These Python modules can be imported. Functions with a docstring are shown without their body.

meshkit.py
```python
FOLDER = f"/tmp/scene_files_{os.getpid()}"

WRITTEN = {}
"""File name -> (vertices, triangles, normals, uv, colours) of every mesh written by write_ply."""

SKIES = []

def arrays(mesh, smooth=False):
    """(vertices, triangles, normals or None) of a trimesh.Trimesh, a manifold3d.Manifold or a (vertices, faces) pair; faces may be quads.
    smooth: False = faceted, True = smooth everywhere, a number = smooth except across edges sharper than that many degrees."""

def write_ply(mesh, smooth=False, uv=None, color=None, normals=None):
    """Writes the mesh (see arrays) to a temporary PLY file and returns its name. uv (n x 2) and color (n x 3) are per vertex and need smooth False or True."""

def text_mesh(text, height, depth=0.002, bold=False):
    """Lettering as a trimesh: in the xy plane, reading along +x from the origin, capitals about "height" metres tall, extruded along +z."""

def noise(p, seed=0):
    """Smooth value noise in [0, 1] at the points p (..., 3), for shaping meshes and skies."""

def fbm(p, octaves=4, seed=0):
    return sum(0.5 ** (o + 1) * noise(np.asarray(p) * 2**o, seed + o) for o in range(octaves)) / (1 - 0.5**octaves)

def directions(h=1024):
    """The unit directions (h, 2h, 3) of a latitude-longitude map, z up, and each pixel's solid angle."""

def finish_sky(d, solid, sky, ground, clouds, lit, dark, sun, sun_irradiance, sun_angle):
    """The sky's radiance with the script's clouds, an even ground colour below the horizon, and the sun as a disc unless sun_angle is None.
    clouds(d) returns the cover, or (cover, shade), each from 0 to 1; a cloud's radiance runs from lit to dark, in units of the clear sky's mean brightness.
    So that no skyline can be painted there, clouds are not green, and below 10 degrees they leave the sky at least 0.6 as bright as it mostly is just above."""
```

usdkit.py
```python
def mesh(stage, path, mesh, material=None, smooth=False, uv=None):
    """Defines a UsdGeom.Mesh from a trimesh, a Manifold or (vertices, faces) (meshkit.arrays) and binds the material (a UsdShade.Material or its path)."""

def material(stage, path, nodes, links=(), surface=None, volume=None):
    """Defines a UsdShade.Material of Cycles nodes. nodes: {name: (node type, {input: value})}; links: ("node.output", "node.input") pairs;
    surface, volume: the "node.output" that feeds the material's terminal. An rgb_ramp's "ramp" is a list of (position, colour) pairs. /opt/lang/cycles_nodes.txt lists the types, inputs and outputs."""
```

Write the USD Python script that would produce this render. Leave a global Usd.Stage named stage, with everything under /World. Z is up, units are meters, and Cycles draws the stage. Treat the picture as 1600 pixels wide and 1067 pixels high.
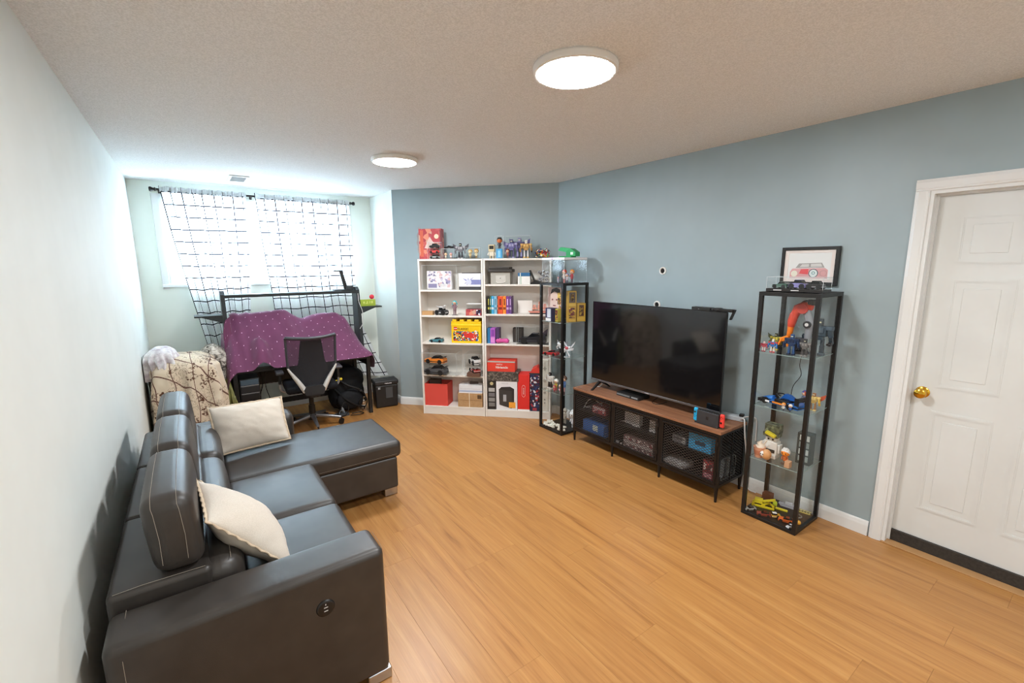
import math, random, re
import numpy as np, trimesh
import usdkit, meshkit
from pxr import Usd, UsdGeom, UsdLux, UsdShade, Gf, Sdf

stage = Usd.Stage.CreateInMemory()
UsdGeom.SetStageUpAxis(stage, 'Z')
UsdGeom.SetStageMetersPerUnit(stage, 1.0)
UsdGeom.Xform.Define(stage, '/World')
UsdGeom.Scope.Define(stage, '/World/Looks')
random.seed(7)
PI = math.pi

# ------------------------------------------------------------------ camera, light, exposure
FPX, YAW, PITCH, ROLL = 702.4, 0.6216, 0.1693, -0.0072
EYE = (-3.3677, 0.0, 1.722)
cam = UsdGeom.Camera.Define(stage, '/World/camera')
_fw = np.array([math.sin(YAW) * math.cos(PITCH), math.cos(YAW) * math.cos(PITCH), -math.sin(PITCH)])
_rt = np.array([math.cos(YAW), -math.sin(YAW), 0.0]); _up = np.cross(_rt, _fw)
_r2 = _rt * math.cos(ROLL) + _up * math.sin(ROLL); _u2 = -_rt * math.sin(ROLL) + _up * math.cos(ROLL)
_m = np.eye(4); _m[0, :3] = _r2; _m[1, :3] = _u2; _m[2, :3] = -_fw; _m[3, :3] = EYE
cam.AddTransformOp().Set(Gf.Matrix4d(*_m.ravel().tolist()))
cam.CreateHorizontalApertureAttr(36.0)
cam.CreateFocalLengthAttr(36.0 * FPX / 1600)
cam.CreateClippingRangeAttr((0.05, 200.0))
cam.CreateExposureAttr(1.30)
LAMP = 60.0            # radiance of the ceiling lamps' diffusers
SKY = 4.1              # radiance of the overcast sky outside the window
dome = UsdLux.DomeLight.Define(stage, '/World/overcast_sky')
dome.CreateIntensityAttr(SKY)
dome.CreateColorAttr(Gf.Vec3f(0.62, 0.82, 1.0))

# ------------------------------------------------------------------ helpers: materials
def lin(h):
    if not isinstance(h, str): return tuple(h)
    h = h.lstrip('#'); c = [int(h[i:i + 2], 16) / 255 for i in (0, 2, 4)]
    return tuple(x / 12.92 if x <= 0.04045 else ((x + 0.055) / 1.055) ** 2.4 for x in c)
LK = '/World/Looks/'
_mats = {}
def mat(name, nodes, links, surface='p.BSDF'):
    _mats[name] = usdkit.material(stage, LK + name, nodes, links, surface=surface); return _mats[name]
def C(h, rough=0.5, metal=0.0, spec=0.5, coat=0.0):
    """plain paint / plastic / metal"""
    key = 'paint_%s_%d_%d_%d_%d' % (h.lstrip('#'), rough * 100, metal * 100, spec * 100, coat * 100)
    if key not in _mats:
        mat(key, {'p': ('principled_bsdf', dict(base_color=lin(h), roughness=rough, metallic=metal, specular_ior_level=spec, coat_weight=coat))}, [])
    return _mats[key]
def grainy(name, h, h2, scale=20, rough=0.5, bump=0.0, detail=4, stretch=(1, 1, 1), dist=0.002, lo=.35, hi=.65, spec=.5):
    n = {'g': ('geometry', {}), 'mp': ('mapping', dict(scale=stretch)), 'n': ('noise_texture', dict(scale=scale, detail=detail, roughness=0.6)),
         'r': ('rgb_ramp', {'ramp': [(lo, lin(h)), (hi, lin(h2))]}), 'p': ('principled_bsdf', dict(roughness=rough, specular_ior_level=spec))}
    l = [('g.position', 'mp.vector'), ('mp.vector', 'n.vector'), ('n.fac', 'r.fac'), ('r.color', 'p.base_color')]
    if bump:
        n['b'] = ('bump', dict(strength=bump, distance=dist)); l += [('n.fac', 'b.height'), ('b.normal', 'p.normal')]
    return mat(name, n, l)
def printed(name, cols, scale=30, rough=0.4):
    """abstract printed artwork: irregular patches of the given colours"""
    k = len(cols)
    return mat(name, {'g': ('geometry', {}), 'v': ('voronoi_texture', dict(scale=scale)), 's': ('separate_color', {}),
                      'r': ('rgb_ramp', {'interpolate': False, 'ramp': [(i / k, lin(c)) for i, c in enumerate(cols)]}),
                      'p': ('principled_bsdf', dict(roughness=rough))},
               [('g.position', 'v.vector'), ('v.color', 's.color'), ('s.r', 'r.fac'), ('r.color', 'p.base_color')])

# ------------------------------------------------------------------ helpers: geometry
def _grid(h, r, n):
    r = min(r, h * .98); e = [-h, -h + r * .25, -h + r * .6]
    m = list(np.linspace(-h + r, h - r, n + 1))
    return np.array(e + m + [-a for a in e[::-1]])
def rbox(sx, sy, sz, r=.01, n=1, warp=None):
    """rounded box centred on the origin"""
    h = np.array([sx, sy, sz]) / 2; r = min(r, h.min() * .98)
    gs = [_grid(h[k], r, n if np.ndim(n) == 0 else n[k]) for k in range(3)]
    V, F, o = [], [], 0
    for k in range(3):
        a, b = (k + 1) % 3, (k + 2) % 3
        A, B = np.meshgrid(gs[a], gs[b], indexing='ij')
        for s in (-1, 1):
            p = np.zeros(A.shape + (3,)); p[..., a] = A; p[..., b] = B; p[..., k] = s * h[k]
            na, nb = A.shape; i = np.arange(na * nb).reshape(na, nb) + o
            q = np.stack([i[:-1, :-1], i[1:, :-1], i[1:, 1:], i[:-1, 1:]], -1).reshape(-1, 4)
            if s < 0: q = q[:, ::-1]
            V.append(p.reshape(-1, 3)); F.append(q); o += na * nb
    v, f = np.vstack(V), np.vstack(F)
    core = np.clip(v, -(h - r), h - r); d = v - core
    L = np.linalg.norm(d, axis=1, keepdims=True); v = core + d / np.maximum(L, 1e-9) * r * (L > 1e-9)
    if warp is not None: v = warp(v)
    m = trimesh.Trimesh(v, np.vstack([f[:, [0, 1, 2]], f[:, [0, 2, 3]]]), process=False); m.merge_vertices(digits_vertex=6); return m
def R3(rx=0, ry=0, rz=0):
    return trimesh.transformations.euler_matrix(math.radians(rx), math.radians(ry), math.radians(rz))[:3, :3]
class MB:
    def __init__(s): s.m = []
    def add(s, m, c=(0, 0, 0), R=None):
        m = m.copy(); v = np.array(m.vertices)
        if R is not None: v = v @ np.asarray(R).T
        m.vertices = v + np.asarray(c, float); s.m.append(m); return s
    def box(s, a, b, r=0.0, n=1):
        a, b = np.minimum(a, b), np.maximum(a, b); c = (a + b) / 2; e = np.maximum(b - a, 1e-4)
        return s.add(rbox(*e, r, n) if r > 0 else trimesh.creation.box(e), c)
    def ob(s, c, e, R=None, r=0.0, n=1):
        return s.add(rbox(*e, r, n) if r > 0 else trimesh.creation.box(e), c, R)
    def cyl(s, p, q, r, r2=None, n=16):
        p, q = np.asarray(p, float), np.asarray(q, float); r2 = r if r2 is None else r2
        return s.tubev([p, q], [r, r2], n)
    def tubev(s, pts, rad, n=8, cap=True):
        p = np.asarray(pts, float); t = np.gradient(p, axis=0); t /= np.linalg.norm(t, axis=1, keepdims=True) + 1e-12
        ref = np.array([0, 0, 1.0]) if abs(t[0][2]) < .9 else np.array([1.0, 0, 0]); V = []
        rad = np.broadcast_to(rad, (len(p),)); a = np.cross(t[0], ref); a /= np.linalg.norm(a)
        ang = np.arange(n) * 2 * PI / n
        for k in range(len(p)):
            a = a - t[k] * (a @ t[k]); a /= np.linalg.norm(a) + 1e-12; b = np.cross(t[k], a)
            V.append(p[k] + rad[k] * (np.cos(ang)[:, None] * a + np.sin(ang)[:, None] * b))
        v = np.vstack(V); F = []
        for k in range(len(p) - 1):
            i = np.arange(n); j = (i + 1) % n
            F += [np.stack([k * n + i, k * n + j, (k + 1) * n + j], 1), np.stack([k * n + i, (k + 1) * n + j, (k + 1) * n + i], 1)]
        if cap:
            v = np.vstack([v, p[0], p[-1]]); i = np.arange(n); j = (i + 1) % n; L = (len(p) - 1) * n
            F += [np.stack([j, i, np.full(n, len(v) - 2)], 1), np.stack([L + i, L + j, np.full(n, len(v) - 1)], 1)]
        s.m.append(trimesh.Trimesh(v, np.vstack(F), process=False)); return s
    def wire(s, pts, r=.003, n=6, k=6):
        """a smooth cable through the points"""
        p = np.asarray(pts, float)
        if len(p) > 2:
            q = np.vstack([2 * p[0] - p[1], p, 2 * p[-1] - p[-2]]); out = []
            for i in range(len(p) - 1):
                a, b, c, d = q[i:i + 4]
                for t in np.arange(k) / k:
                    out.append(.5 * (2 * b + (c - a) * t + (2 * a - 5 * b + 4 * c - d) * t * t + (3 * b - a - 3 * c + d) * t ** 3))
            p = np.array(out + [p[-1]])
        return s.tubev(p, r, n)
    def sph(s, c, r, sc=(1, 1, 1), sub=2, R=None):
        m = trimesh.creation.icosphere(sub, r); m.vertices = m.vertices * np.array(sc); return s.add(m, c, R)
    def prism(s, poly, d, o=(0, 0, 0), ax=(1, 0, 0), ay=(0, 0, 1)):
        """polygon in the ax/ay plane at o, extruded d along ax x ay"""
        from shapely.geometry import Polygon
        m = trimesh.creation.extrude_polygon(Polygon(poly), d, engine='earcut'); ax, ay = np.asarray(ax, float), np.asarray(ay, float)
        return s.add(m, o, np.stack([ax, ay, np.cross(ax, ay)], 1))
    def prism_hole(s, outer, inner, d, o, ax, ay, sg=1):
        from shapely.geometry import Polygon
        m = trimesh.creation.extrude_polygon(Polygon(outer, [inner]), d, engine='earcut'); ax, ay = np.asarray(ax, float), np.asarray(ay, float); n = np.cross(ax, ay)
        return s.add(m, np.asarray(o, float) + (n * -d if sg < 0 else 0), np.stack([ax, ay, n], 1))
    def lathe(s, prof, c=(0, 0, 0), n=24, R=None):
        p = np.asarray(prof, float); ang = np.arange(n) * 2 * PI / n
        v = np.stack([p[:, None, 0] * np.cos(ang), p[:, None, 0] * np.sin(ang), np.repeat(p[:, 1:2], n, 1)], -1).reshape(-1, 3); F = []
        i = np.arange(n); j = (i + 1) % n
        for k in range(len(p) - 1):
            F += [np.stack([k * n + i, k * n + j, (k + 1) * n + j], 1), np.stack([k * n + i, (k + 1) * n + j, (k + 1) * n + i], 1)]
        return s.add(trimesh.Trimesh(v, np.vstack(F), process=False), c, R)
    def text(s, t, h, o, ax=(1, 0, 0), ay=(0, 0, 1), d=.0012, bold=False, mid=True):
        m = meshkit.text_mesh(t, h, d, bold); b = m.bounds
        if mid: m.apply_translation([-(b[0][0] + b[1][0]) / 2, -h / 2, 0])
        ax, ay = np.asarray(ax, float), np.asarray(ay, float)
        return s.add(m, o, np.stack([ax, ay, np.cross(ax, ay)], 1))
    def sheet(s, P, thick=0.0):
        P = np.asarray(P, float); n, m = P.shape[:2]; i = np.arange(n * m).reshape(n, m)
        q = np.stack([i[:-1, :-1], i[1:, :-1], i[1:, 1:], i[:-1, 1:]], -1).reshape(-1, 4)
        s.m.append(trimesh.Trimesh(P.reshape(-1, 3), np.vstack([q[:, [0, 1, 2]], q[:, [0, 2, 3]]]), process=False)); return s
    def quad(s, a, b):
        """one thin upright or level sheet spanning the corners a, b (equal in one axis)"""
        a, b = np.array(a, float), np.array(b, float); k = int(np.argmin(np.abs(b - a))); i, j = [q for q in range(3) if q != k]
        p = [a.copy() for _ in range(4)]; p[1][i] = b[i]; p[2][i] = b[i]; p[2][j] = b[j]; p[3][j] = b[j]
        s.m.append(trimesh.Trimesh(np.array(p), [[0, 1, 2], [0, 2, 3]], process=False)); return s
    def fuse(s):
        """one closed solid without overlapping faces"""
        import manifold3d as mf
        M = [mf.Manifold(mf.Mesh(np.asarray(m.vertices, np.float32), np.asarray(m.faces, np.uint32))) for m in s.m]
        if any(x.is_empty() for x in M): return s
        r = mf.Manifold.batch_boolean(M, mf.OpType.Add).to_mesh(); s.m = [trimesh.Trimesh(np.array(r.vert_properties[:, :3], float), np.array(r.tri_verts), process=False)]; return s
    def mesh(s): return trimesh.util.concatenate(s.m) if len(s.m) > 1 else s.m[0]

# ------------------------------------------------------------------ helpers: prims
_count = {}
def fresh(parent, name):
    k = (parent, name); n = _count.get(k, -1) + 1; _count[k] = n
    return '%s/%s' % (parent, name if n == 0 else '%s_%03d' % (name, n))
def tag(prim, **kw):
    for k, v in kw.items():
        if v: prim.SetCustomDataByKey(k, v)
class Thing:
    def __init__(s, name, label, cat, loc=(0, 0, 0), rz=0.0, group=None, kind=None):
        s.path = fresh('/World', name); x = UsdGeom.Xform.Define(stage, s.path)
        x.AddTranslateOp().Set(Gf.Vec3d(*map(float, loc))); x.AddRotateZOp().Set(float(rz)); s.prim = x.GetPrim()
        tag(s.prim, label=label, category=cat, group=group, kind=kind)
        s.loc = np.asarray(loc, float); s.R = R3(rz=rz)
    def part(s, name, mb, m, world=False, smooth=30, label=None, kind=None, under=None, uv=None):
        me = mb.mesh() if isinstance(mb, MB) else mb
        if world: me = me.copy(); me.vertices = (np.array(me.vertices) - s.loc) @ s.R
        p = fresh(under or s.path, name)
        pr = usdkit.mesh(stage, p, me, m, smooth=smooth, uv=uv).GetPrim()
        tag(pr, label=label, kind=kind); return p
def solo(name, mb, m, label, cat, smooth=30, group=None, kind=None, uv=None):
    me = mb.mesh() if isinstance(mb, MB) else mb
    p = fresh('/World', name); b = me.bounds; o = [(b[0][0] + b[1][0]) / 2, (b[0][1] + b[1][1]) / 2, b[0][2]]
    me = me.copy(); me.vertices = np.array(me.vertices) - o
    pr = usdkit.mesh(stage, p, me, m, smooth=smooth, uv=uv); pr.AddTranslateOp().Set(Gf.Vec3d(*map(float, o)))
    tag(pr.GetPrim(), label=label, category=cat, group=group, kind=kind); return p
SETTING = {'floor': 'light oak laminate plank floor', 'ceiling': 'white stippled ceiling', 'wall_left': 'plain white wall on the left behind the sofa', 'wall_near': 'white wall behind the viewer', 'wall_right': 'blue-grey wall behind the television',
           'wall_angled': 'blue-grey angled wall behind the white bookcases', 'wall_return': 'short white wall between the window wall and the angled blue wall', 'wall_far': 'pale green window wall', 'window_1': 'wide white two-sash window behind the curtains', 'door_1': 'white panelled door with a brass knob'}
def struct(name, label=None):
    lab = SETTING.get(name) or ('white baseboard along the %s wall' % name.split('_')[1])
    return Thing(name, lab, name.split('_')[0], kind='structure')

# ------------------------------------------------------------------ materials
M_wall = grainy('blue_grey_wall_paint', '#9aa9ad', '#9eadb1', 3, .42, .05, dist=.001)
M_white_wall = grainy('white_wall_paint', '#e2e5df', '#e6e9e3', 3, .7, .03, spec=.3, dist=.001)
M_green_wall = grainy('pale_green_wall_paint', '#e6eae0', '#e9ede3', 3, .5)
M_ceil = grainy('stippled_ceiling', '#e2e0dc', '#f3f1ee', 160, .9, .5, detail=3, dist=.004, lo=.4, hi=.6, spec=.1)
M_trim = C('#e4e4e2', .35)
M_door = grainy('white_door_paint', '#d8d9d6', '#dcddda', 4, .35)
M_black = C('#161514', .42)
M_blackmetal = C('#1d1a19', .38, 0.3)
M_white = C('#ece9e4', .4)
M_shelf = C('#e6e0d8', .35)
M_steel = C('#b9b9b9', .25, 1.0)
M_gold = C('#d8a93c', .18, 1.0)
def see_through(name, tint, lo, hi, rough=.02):
    """thin clear sheet: plain transparency, with a mirror share that grows towards grazing view on both sides alike"""
    return mat(name, {'t': ('transparent_bsdf', dict(color=tint)), 'g': ('glossy_bsdf', dict(roughness=rough, color=(1, 1, 1))), 'lw': ('layer_weight', dict(blend=.5)), 'pw': ('math', dict(math_type='power', value2=4.0)),
                      'mr': ('map_range', dict(from_min=0, from_max=1, to_min=lo, to_max=hi)), 'm': ('mix_closure', {})},
               [('lw.facing', 'pw.value1'), ('pw.value', 'mr.value'), ('mr.result', 'm.fac'), ('t.BSDF', 'm.closure1'), ('g.BSDF', 'm.closure2')], 'm.closure')
M_glass = see_through('clear_glass', (.985, .99, .985), .035, .6)
M_acrylic = see_through('clear_acrylic', (.975, .98, .978), .018, .3, .07)
M_acredge = C('#cdd3d4', .25)
M_floor = mat('oak_laminate', {
    'g': ('geometry', {}), 'oi': ('object_info', {}), 'sc': ('math', dict(math_type='multiply', value2=37.0)), 'cx': ('combine_xyz', {}),
    'va': ('vector_math', dict(math_type='add')), 'mp': ('mapping', dict(scale=(1, .045, 1))),
    'n1': ('noise_texture', dict(scale=26, detail=6, roughness=.62, distortion=.6)), 'r1': ('rgb_ramp', {'ramp': [(.28, lin('#925f30')), (.42, lin('#ad7740')), (.58, lin('#b78248')), (.75, lin('#c29056'))]}),
    'n2': ('noise_texture', dict(scale=150, detail=3)), 'r2': ('rgb_ramp', {'ramp': [(.3, (.86, .85, .84)), (.6, (1, 1, 1))]}),
    'mu': ('mix', dict(mix_type='multiply', fac=.55)),
    'hv': ('map_range', dict(from_min=0, from_max=1, to_min=.93, to_max=1.05)), 'hs': ('hsv', {}),
    'b': ('bump', dict(strength=.12, distance=.001)), 'p': ('principled_bsdf', dict(roughness=.36, specular_ior_level=.5))},
    [('oi.random', 'sc.value1'), ('sc.value', 'cx.x'), ('sc.value', 'cx.y'), ('g.position', 'va.vector1'), ('cx.vector', 'va.vector2'), ('va.vector', 'mp.vector'),
     ('mp.vector', 'n1.vector'), ('mp.vector', 'n2.vector'), ('n1.fac', 'r1.fac'), ('n2.fac', 'r2.fac'), ('r1.color', 'mu.color1'), ('r2.color', 'mu.color2'),
     ('oi.random', 'hv.value'), ('hv.result', 'hs.value'), ('mu.color', 'hs.color'), ('hs.color', 'p.base_color'), ('n2.fac', 'b.height'), ('b.normal', 'p.normal')])
M_leather = mat('grey_leather', {
    'g': ('geometry', {}), 'v': ('voronoi_texture', dict(scale=420)), 'n': ('noise_texture', dict(scale=9, detail=3)), 'r': ('rgb_ramp', {'ramp': [(.3, lin('#2f2b28')), (.7, lin('#3b3632'))]}),
    'b': ('bump', dict(strength=.10, distance=.001)), 'p': ('principled_bsdf', dict(roughness=.43, specular_ior_level=.62))},
    [('g.position', 'v.vector'), ('g.position', 'n.vector'), ('n.fac', 'r.fac'), ('r.color', 'p.base_color'), ('v.distance', 'b.height'), ('b.normal', 'p.normal')])
M_thread = C('#968d80', .8)
def fabric(name, h, h2, sc=300, rough=.9, bump=.3):
    return grainy(name, h, h2, sc, rough, bump, detail=2, dist=.001, spec=.15)
M_cushion = fabric('beige_linen', '#d0c5b7', '#dcd2c5')
M_topwood = mat('walnut_board', {'g': ('geometry', {}), 'mp': ('mapping', dict(scale=(1, .06, 1))), 'n': ('noise_texture', dict(scale=40, detail=5, distortion=.4)),
    'r': ('rgb_ramp', {'ramp': [(.3, lin('#7d5138')), (.55, lin('#99694a')), (.75, lin('#a97a58'))]}), 'p': ('principled_bsdf', dict(roughness=.45))},
    [('g.position', 'mp.vector'), ('mp.vector', 'n.vector'), ('n.fac', 'r.fac'), ('r.color', 'p.base_color')])
M_screen = mat('dark_screen', {'p': ('principled_bsdf', dict(base_color=(.006, .006, .007), roughness=.07, specular_ior_level=.75))}, [])
M_card = grainy('corrugated_card', '#b08a5f', '#bd986c', 60, .8)
M_lamp = mat('lamp_diffuser', {'e': ('emission', dict(color=(.945, .975, 1), strength=LAMP))}, [], 'e.emission')

# ------------------------------------------------------------------ the room
H = 2.591; XL = -3.756; YW = 6.02; XR = -1.319; YR = 5.26; YC = 3.8136; YN = -1.5
fl = struct('floor')
fl.part('subfloor', MB().box((XL - .1, YN - .1, -.06), (.12, YW + .1, -.012)), C('#6b5030', .8))
rnd = random.Random(3); PW = .188; x = XL; row = 0
while x < -.001:
    x1 = min(x + PW, 0.0); y = YN - rnd.random() * 1.2
    while y < YW:
        y1 = min(y + 1.285, YW); ya = max(y, YN)
        lim = YW if x < XR else YC + (YR - YC) * (x / XR) + .05
        y1c = min(y1, lim)
        if y1c - ya > .03:
            fl.part('plank', MB().box((x + .0002, ya + .0002, -.012), (x1 - .0002, y1c - .0002, 0), .0005), M_floor, smooth=False)
        y += 1.285
    x += PW; row += 1
ce = struct('ceiling'); ce.part('stippled_surface', MB().box((XL - .1, YN - .1, H), (.12, YW + .1, H + .08)), M_ceil)
struct('wall_left').part('painted_face', MB().box((XL - .1, YN - .1, -.01), (XL, YW + .1, H)), M_white_wall)
struct('wall_near').part('painted_face', MB().box((XL, YN - .1, -.01), (.1, YN, H)), M_white_wall)
DY0, DY1, DZ = -.10, .745, 2.105          # door opening
w = MB().box((0, DY1, -.01), (.12, YC + .1, H)).box((0, YN - .1, -.01), (.12, DY0, H)).box((0, DY0, DZ), (.12, DY1, H))
struct('wall_right').part('painted_face', w, M_wall)
a = np.array([XR, YR, 0]); b = np.array([0, YC, 0]); d = (b - a) / np.linalg.norm(b - a); nn = np.array([-d[1], d[0], 0])
if nn[1] < 0: nn = -nn
w = MB().prism([(a[0], a[1]), (b[0], b[1]), (b[0] + .1, b[1] + .1), ((b + .1 * nn)[0], (b + .1 * nn)[1] + .05), ((a + .1 * nn)[0], (a + .1 * nn)[1] + .05), (a[0] + .012, a[1] + .06)], H + .01, (0, 0, -.01), (1, 0, 0), (0, 1, 0))
struct('wall_angled').part('painted_face', w, M_wall)
struct('wall_return').part('painted_face', MB().box((XR, YR, -.01), (XR + .012, YW + .1, H)), M_white_wall)
WX0, WX1, WZ0, WZ1 = -3.515, -1.648, 1.54, 2.405   # window opening
w = MB().box((XL, YW, -.01), (WX0, YW + .18, H)).box((WX1, YW, -.01), (XR + .1, YW + .18, H)).box((WX0, YW, -.01), (WX1, YW + .18, WZ0)).box((WX0, YW, WZ1), (WX1, YW + .18, H))
struct('wall_far').part('painted_face', w, M_green_wall)
def baseboard(name, p, q):
    p, q = np.array(p, float), np.array(q, float); d = (q - p); L = np.linalg.norm(d); d /= L
    n = np.cross(d, [0, 0, 1])   # into the room on the right of p->q
    prof = [(0, 0), (.014, 0), (.014, .062), (.010, .070), (.010, .082), (.004, .094), (0, .096)]
    m = MB(); m.prism([(u, z) for u, z in prof], L, p, n, (0, 0, 1))
    # extrusion runs along n x z
    e = np.cross(n, [0, 0, 1]); 
    if e @ d < 0:
        m = MB(); m.prism(prof, L, q, n, (0, 0, 1))
    struct(name).part('moulding', m, M_trim)
baseboard('baseboard_right', (0, YC, 0), (0, .815, 0))
baseboard('baseboard_angled', (XR, YR, 0), (0, YC, 0))
baseboard('baseboard_return', (XR, YW, 0), (XR, YR, 0))
baseboard('baseboard_far', (XL, YW, 0), (XR, YW, 0))
baseboard('baseboard_left', (XL, YN, 0), (XL, YW, 0))

# window: casing, sash frames, mullion, panes
wn = struct('window_1')
cs = MB(); t = .062
cs.box((WX0 - t, YW - .018, WZ0 - .05), (WX0, YW, WZ1 + t), .004).box((WX1, YW - .018, WZ0 - .05), (WX1 + t, YW, WZ1 + t), .004).box((WX0 - t, YW - .018, WZ1), (WX1 + t, YW, WZ1 + t), .004).box((WX0 - t, YW - .03, WZ0 - .03), (WX1 + t, YW, WZ0), .006)
wn.part('casing', cs.fuse(), M_trim)
jm = MB().box((WX0, YW, WZ0), (WX0 + .02, YW + .17, WZ1)).box((WX1 - .02, YW, WZ0), (WX1, YW + .17, WZ1)).box((WX0, YW, WZ0), (WX1, YW + .17, WZ0 + .02)).box((WX0, YW, WZ1 - .02), (WX1, YW + .17, WZ1))
wn.part('jamb', jm.fuse(), M_trim)
xm = (WX0 + WX1) / 2
for x0, x1, yy in ((WX0 + .02, xm + .025, YW + .09), (xm - .025, WX1 - .02, YW + .13)):
    f = .045; s = MB().box((x0, yy, WZ0 + .02), (x0 + f, yy + .03, WZ1 - .02), .004).box((x1 - f, yy, WZ0 + .02), (x1, yy + .03, WZ1 - .02), .004).box((x0, yy, WZ0 + .02), (x1, yy + .03, WZ0 + .02 + f), .004).box((x0, yy, WZ1 - .02 - f), (x1, yy + .03, WZ1 - .02), .004)
    p = wn.part('sash', s.fuse(), M_trim)
    wn.part('pane', MB().box((x0 + f, yy + .013, WZ0 + .02 + f), (x1 - f, yy + .017, WZ1 - .02 - f)), M_glass, under=p)
wn.part('latch', MB().box((xm - .015, YW + .07, 1.99), (xm + .015, YW + .09, 2.13), .006), C('#8d979c', .4))

# door with casing, six raised panels, brass knob and sweep
dr = struct('door_1')
CW, CT = .062, .016
prof = [(0, 0), (CW, 0), (CW, .010), (CW - .010, .013), (CW - .016, .016), (.016, .013), (.010, .009), (.004, .009), (0, .006)]
cs = MB()
cs.prism([(DY1 + u, -z) for u, z in prof], DZ + CW, (0, 0, 0), (0, 1, 0), (1, 0, 0)) if False else None
for y0, sg in ((DY1, 1), (DY0, -1)):
    poly = [(-dz, y0 + sg * u) for u, dz in prof]
    cs.prism(poly, DZ + (0.0), (0, 0, 0), (1, 0, 0), (0, 1, 0))
hd = [(-dz, DZ + u) for u, dz in prof]
cs.prism(hd, (DY1 - DY0) + 2 * CW, (0, DY1 + CW, 0), (1, 0, 0), (0, 0, 1))
dr.part('casing', cs, M_trim)
jm = MB().box((0, DY1, 0), (.12, DY1 - .018, DZ)).box((0, DY0, 0), (.12, DY0 + .018, DZ)).box((0, DY0, DZ - .018), (.12, DY1, DZ))
jm.box((.05, DY1 - .018, 0), (.062, DY1 - .03, DZ - .018)).box((.05, DY0 + .018, DZ - .03), (.062, DY1 - .018, DZ - .018))
dr.part('jamb', jm.fuse(), M_trim)
y0, y1 = DY0 + .02, DY1 - .02
dr.part('slab', MB().box((.066, y0, .075), (.105, y1, DZ - .02)), M_door)
st, W2 = .115, (y1 - y0)
cols = ((y0 + st, y0 + W2 / 2 - .055), (y0 + W2 / 2 + .055, y1 - st))
for pa, pb in cols:
    for za, zb in ((.27, .86), (1.02, 1.62), (1.72, 1.96)):
        mo = MB()
        for r0, r1, th in ((-.012, .012, .002), (-.006, .006, .0038)):
            A_ = lambda q: [(pa + q, za + q), (pb - q, za + q), (pb - q, zb - q), (pa + q, zb - q)]
            mo.prism_hole(A_(r0), A_(r1), th, (.066, 0, 0), (0, 1, 0), (0, 0, 1), -1)
        dr.part('panel_moulding', mo, M_door)
        dr.part('raised_panel', MB().box((.0632, pa + .045, za + .045), (.068, pb - .045, zb - .045), .0022), M_door)
dr.part('door_sweep', MB().box((.052, y0 - .002, .006), (.1, y1 + .002, .078), .004), grainy('dark_sweep', '#2a2622', '#3b352f', 60, .7))
dr.part('threshold', MB().box((-.012, DY0, 0), (.12, DY1, .006), .002), C('#b98d5e', .5))
kb = MB().lathe([(0, 0), (.033, 0), (.033, .004), (.026, .009), (.013, .012), (.011, .03), (.018, .036), (.027, .044), (.029, .054), (.026, .063), (.016, .069), (0, .071)], (.066, .668, .97), 28, R3(ry=-90))
dr.part('knob', kb, M_gold, label='polished brass door knob')

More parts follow.
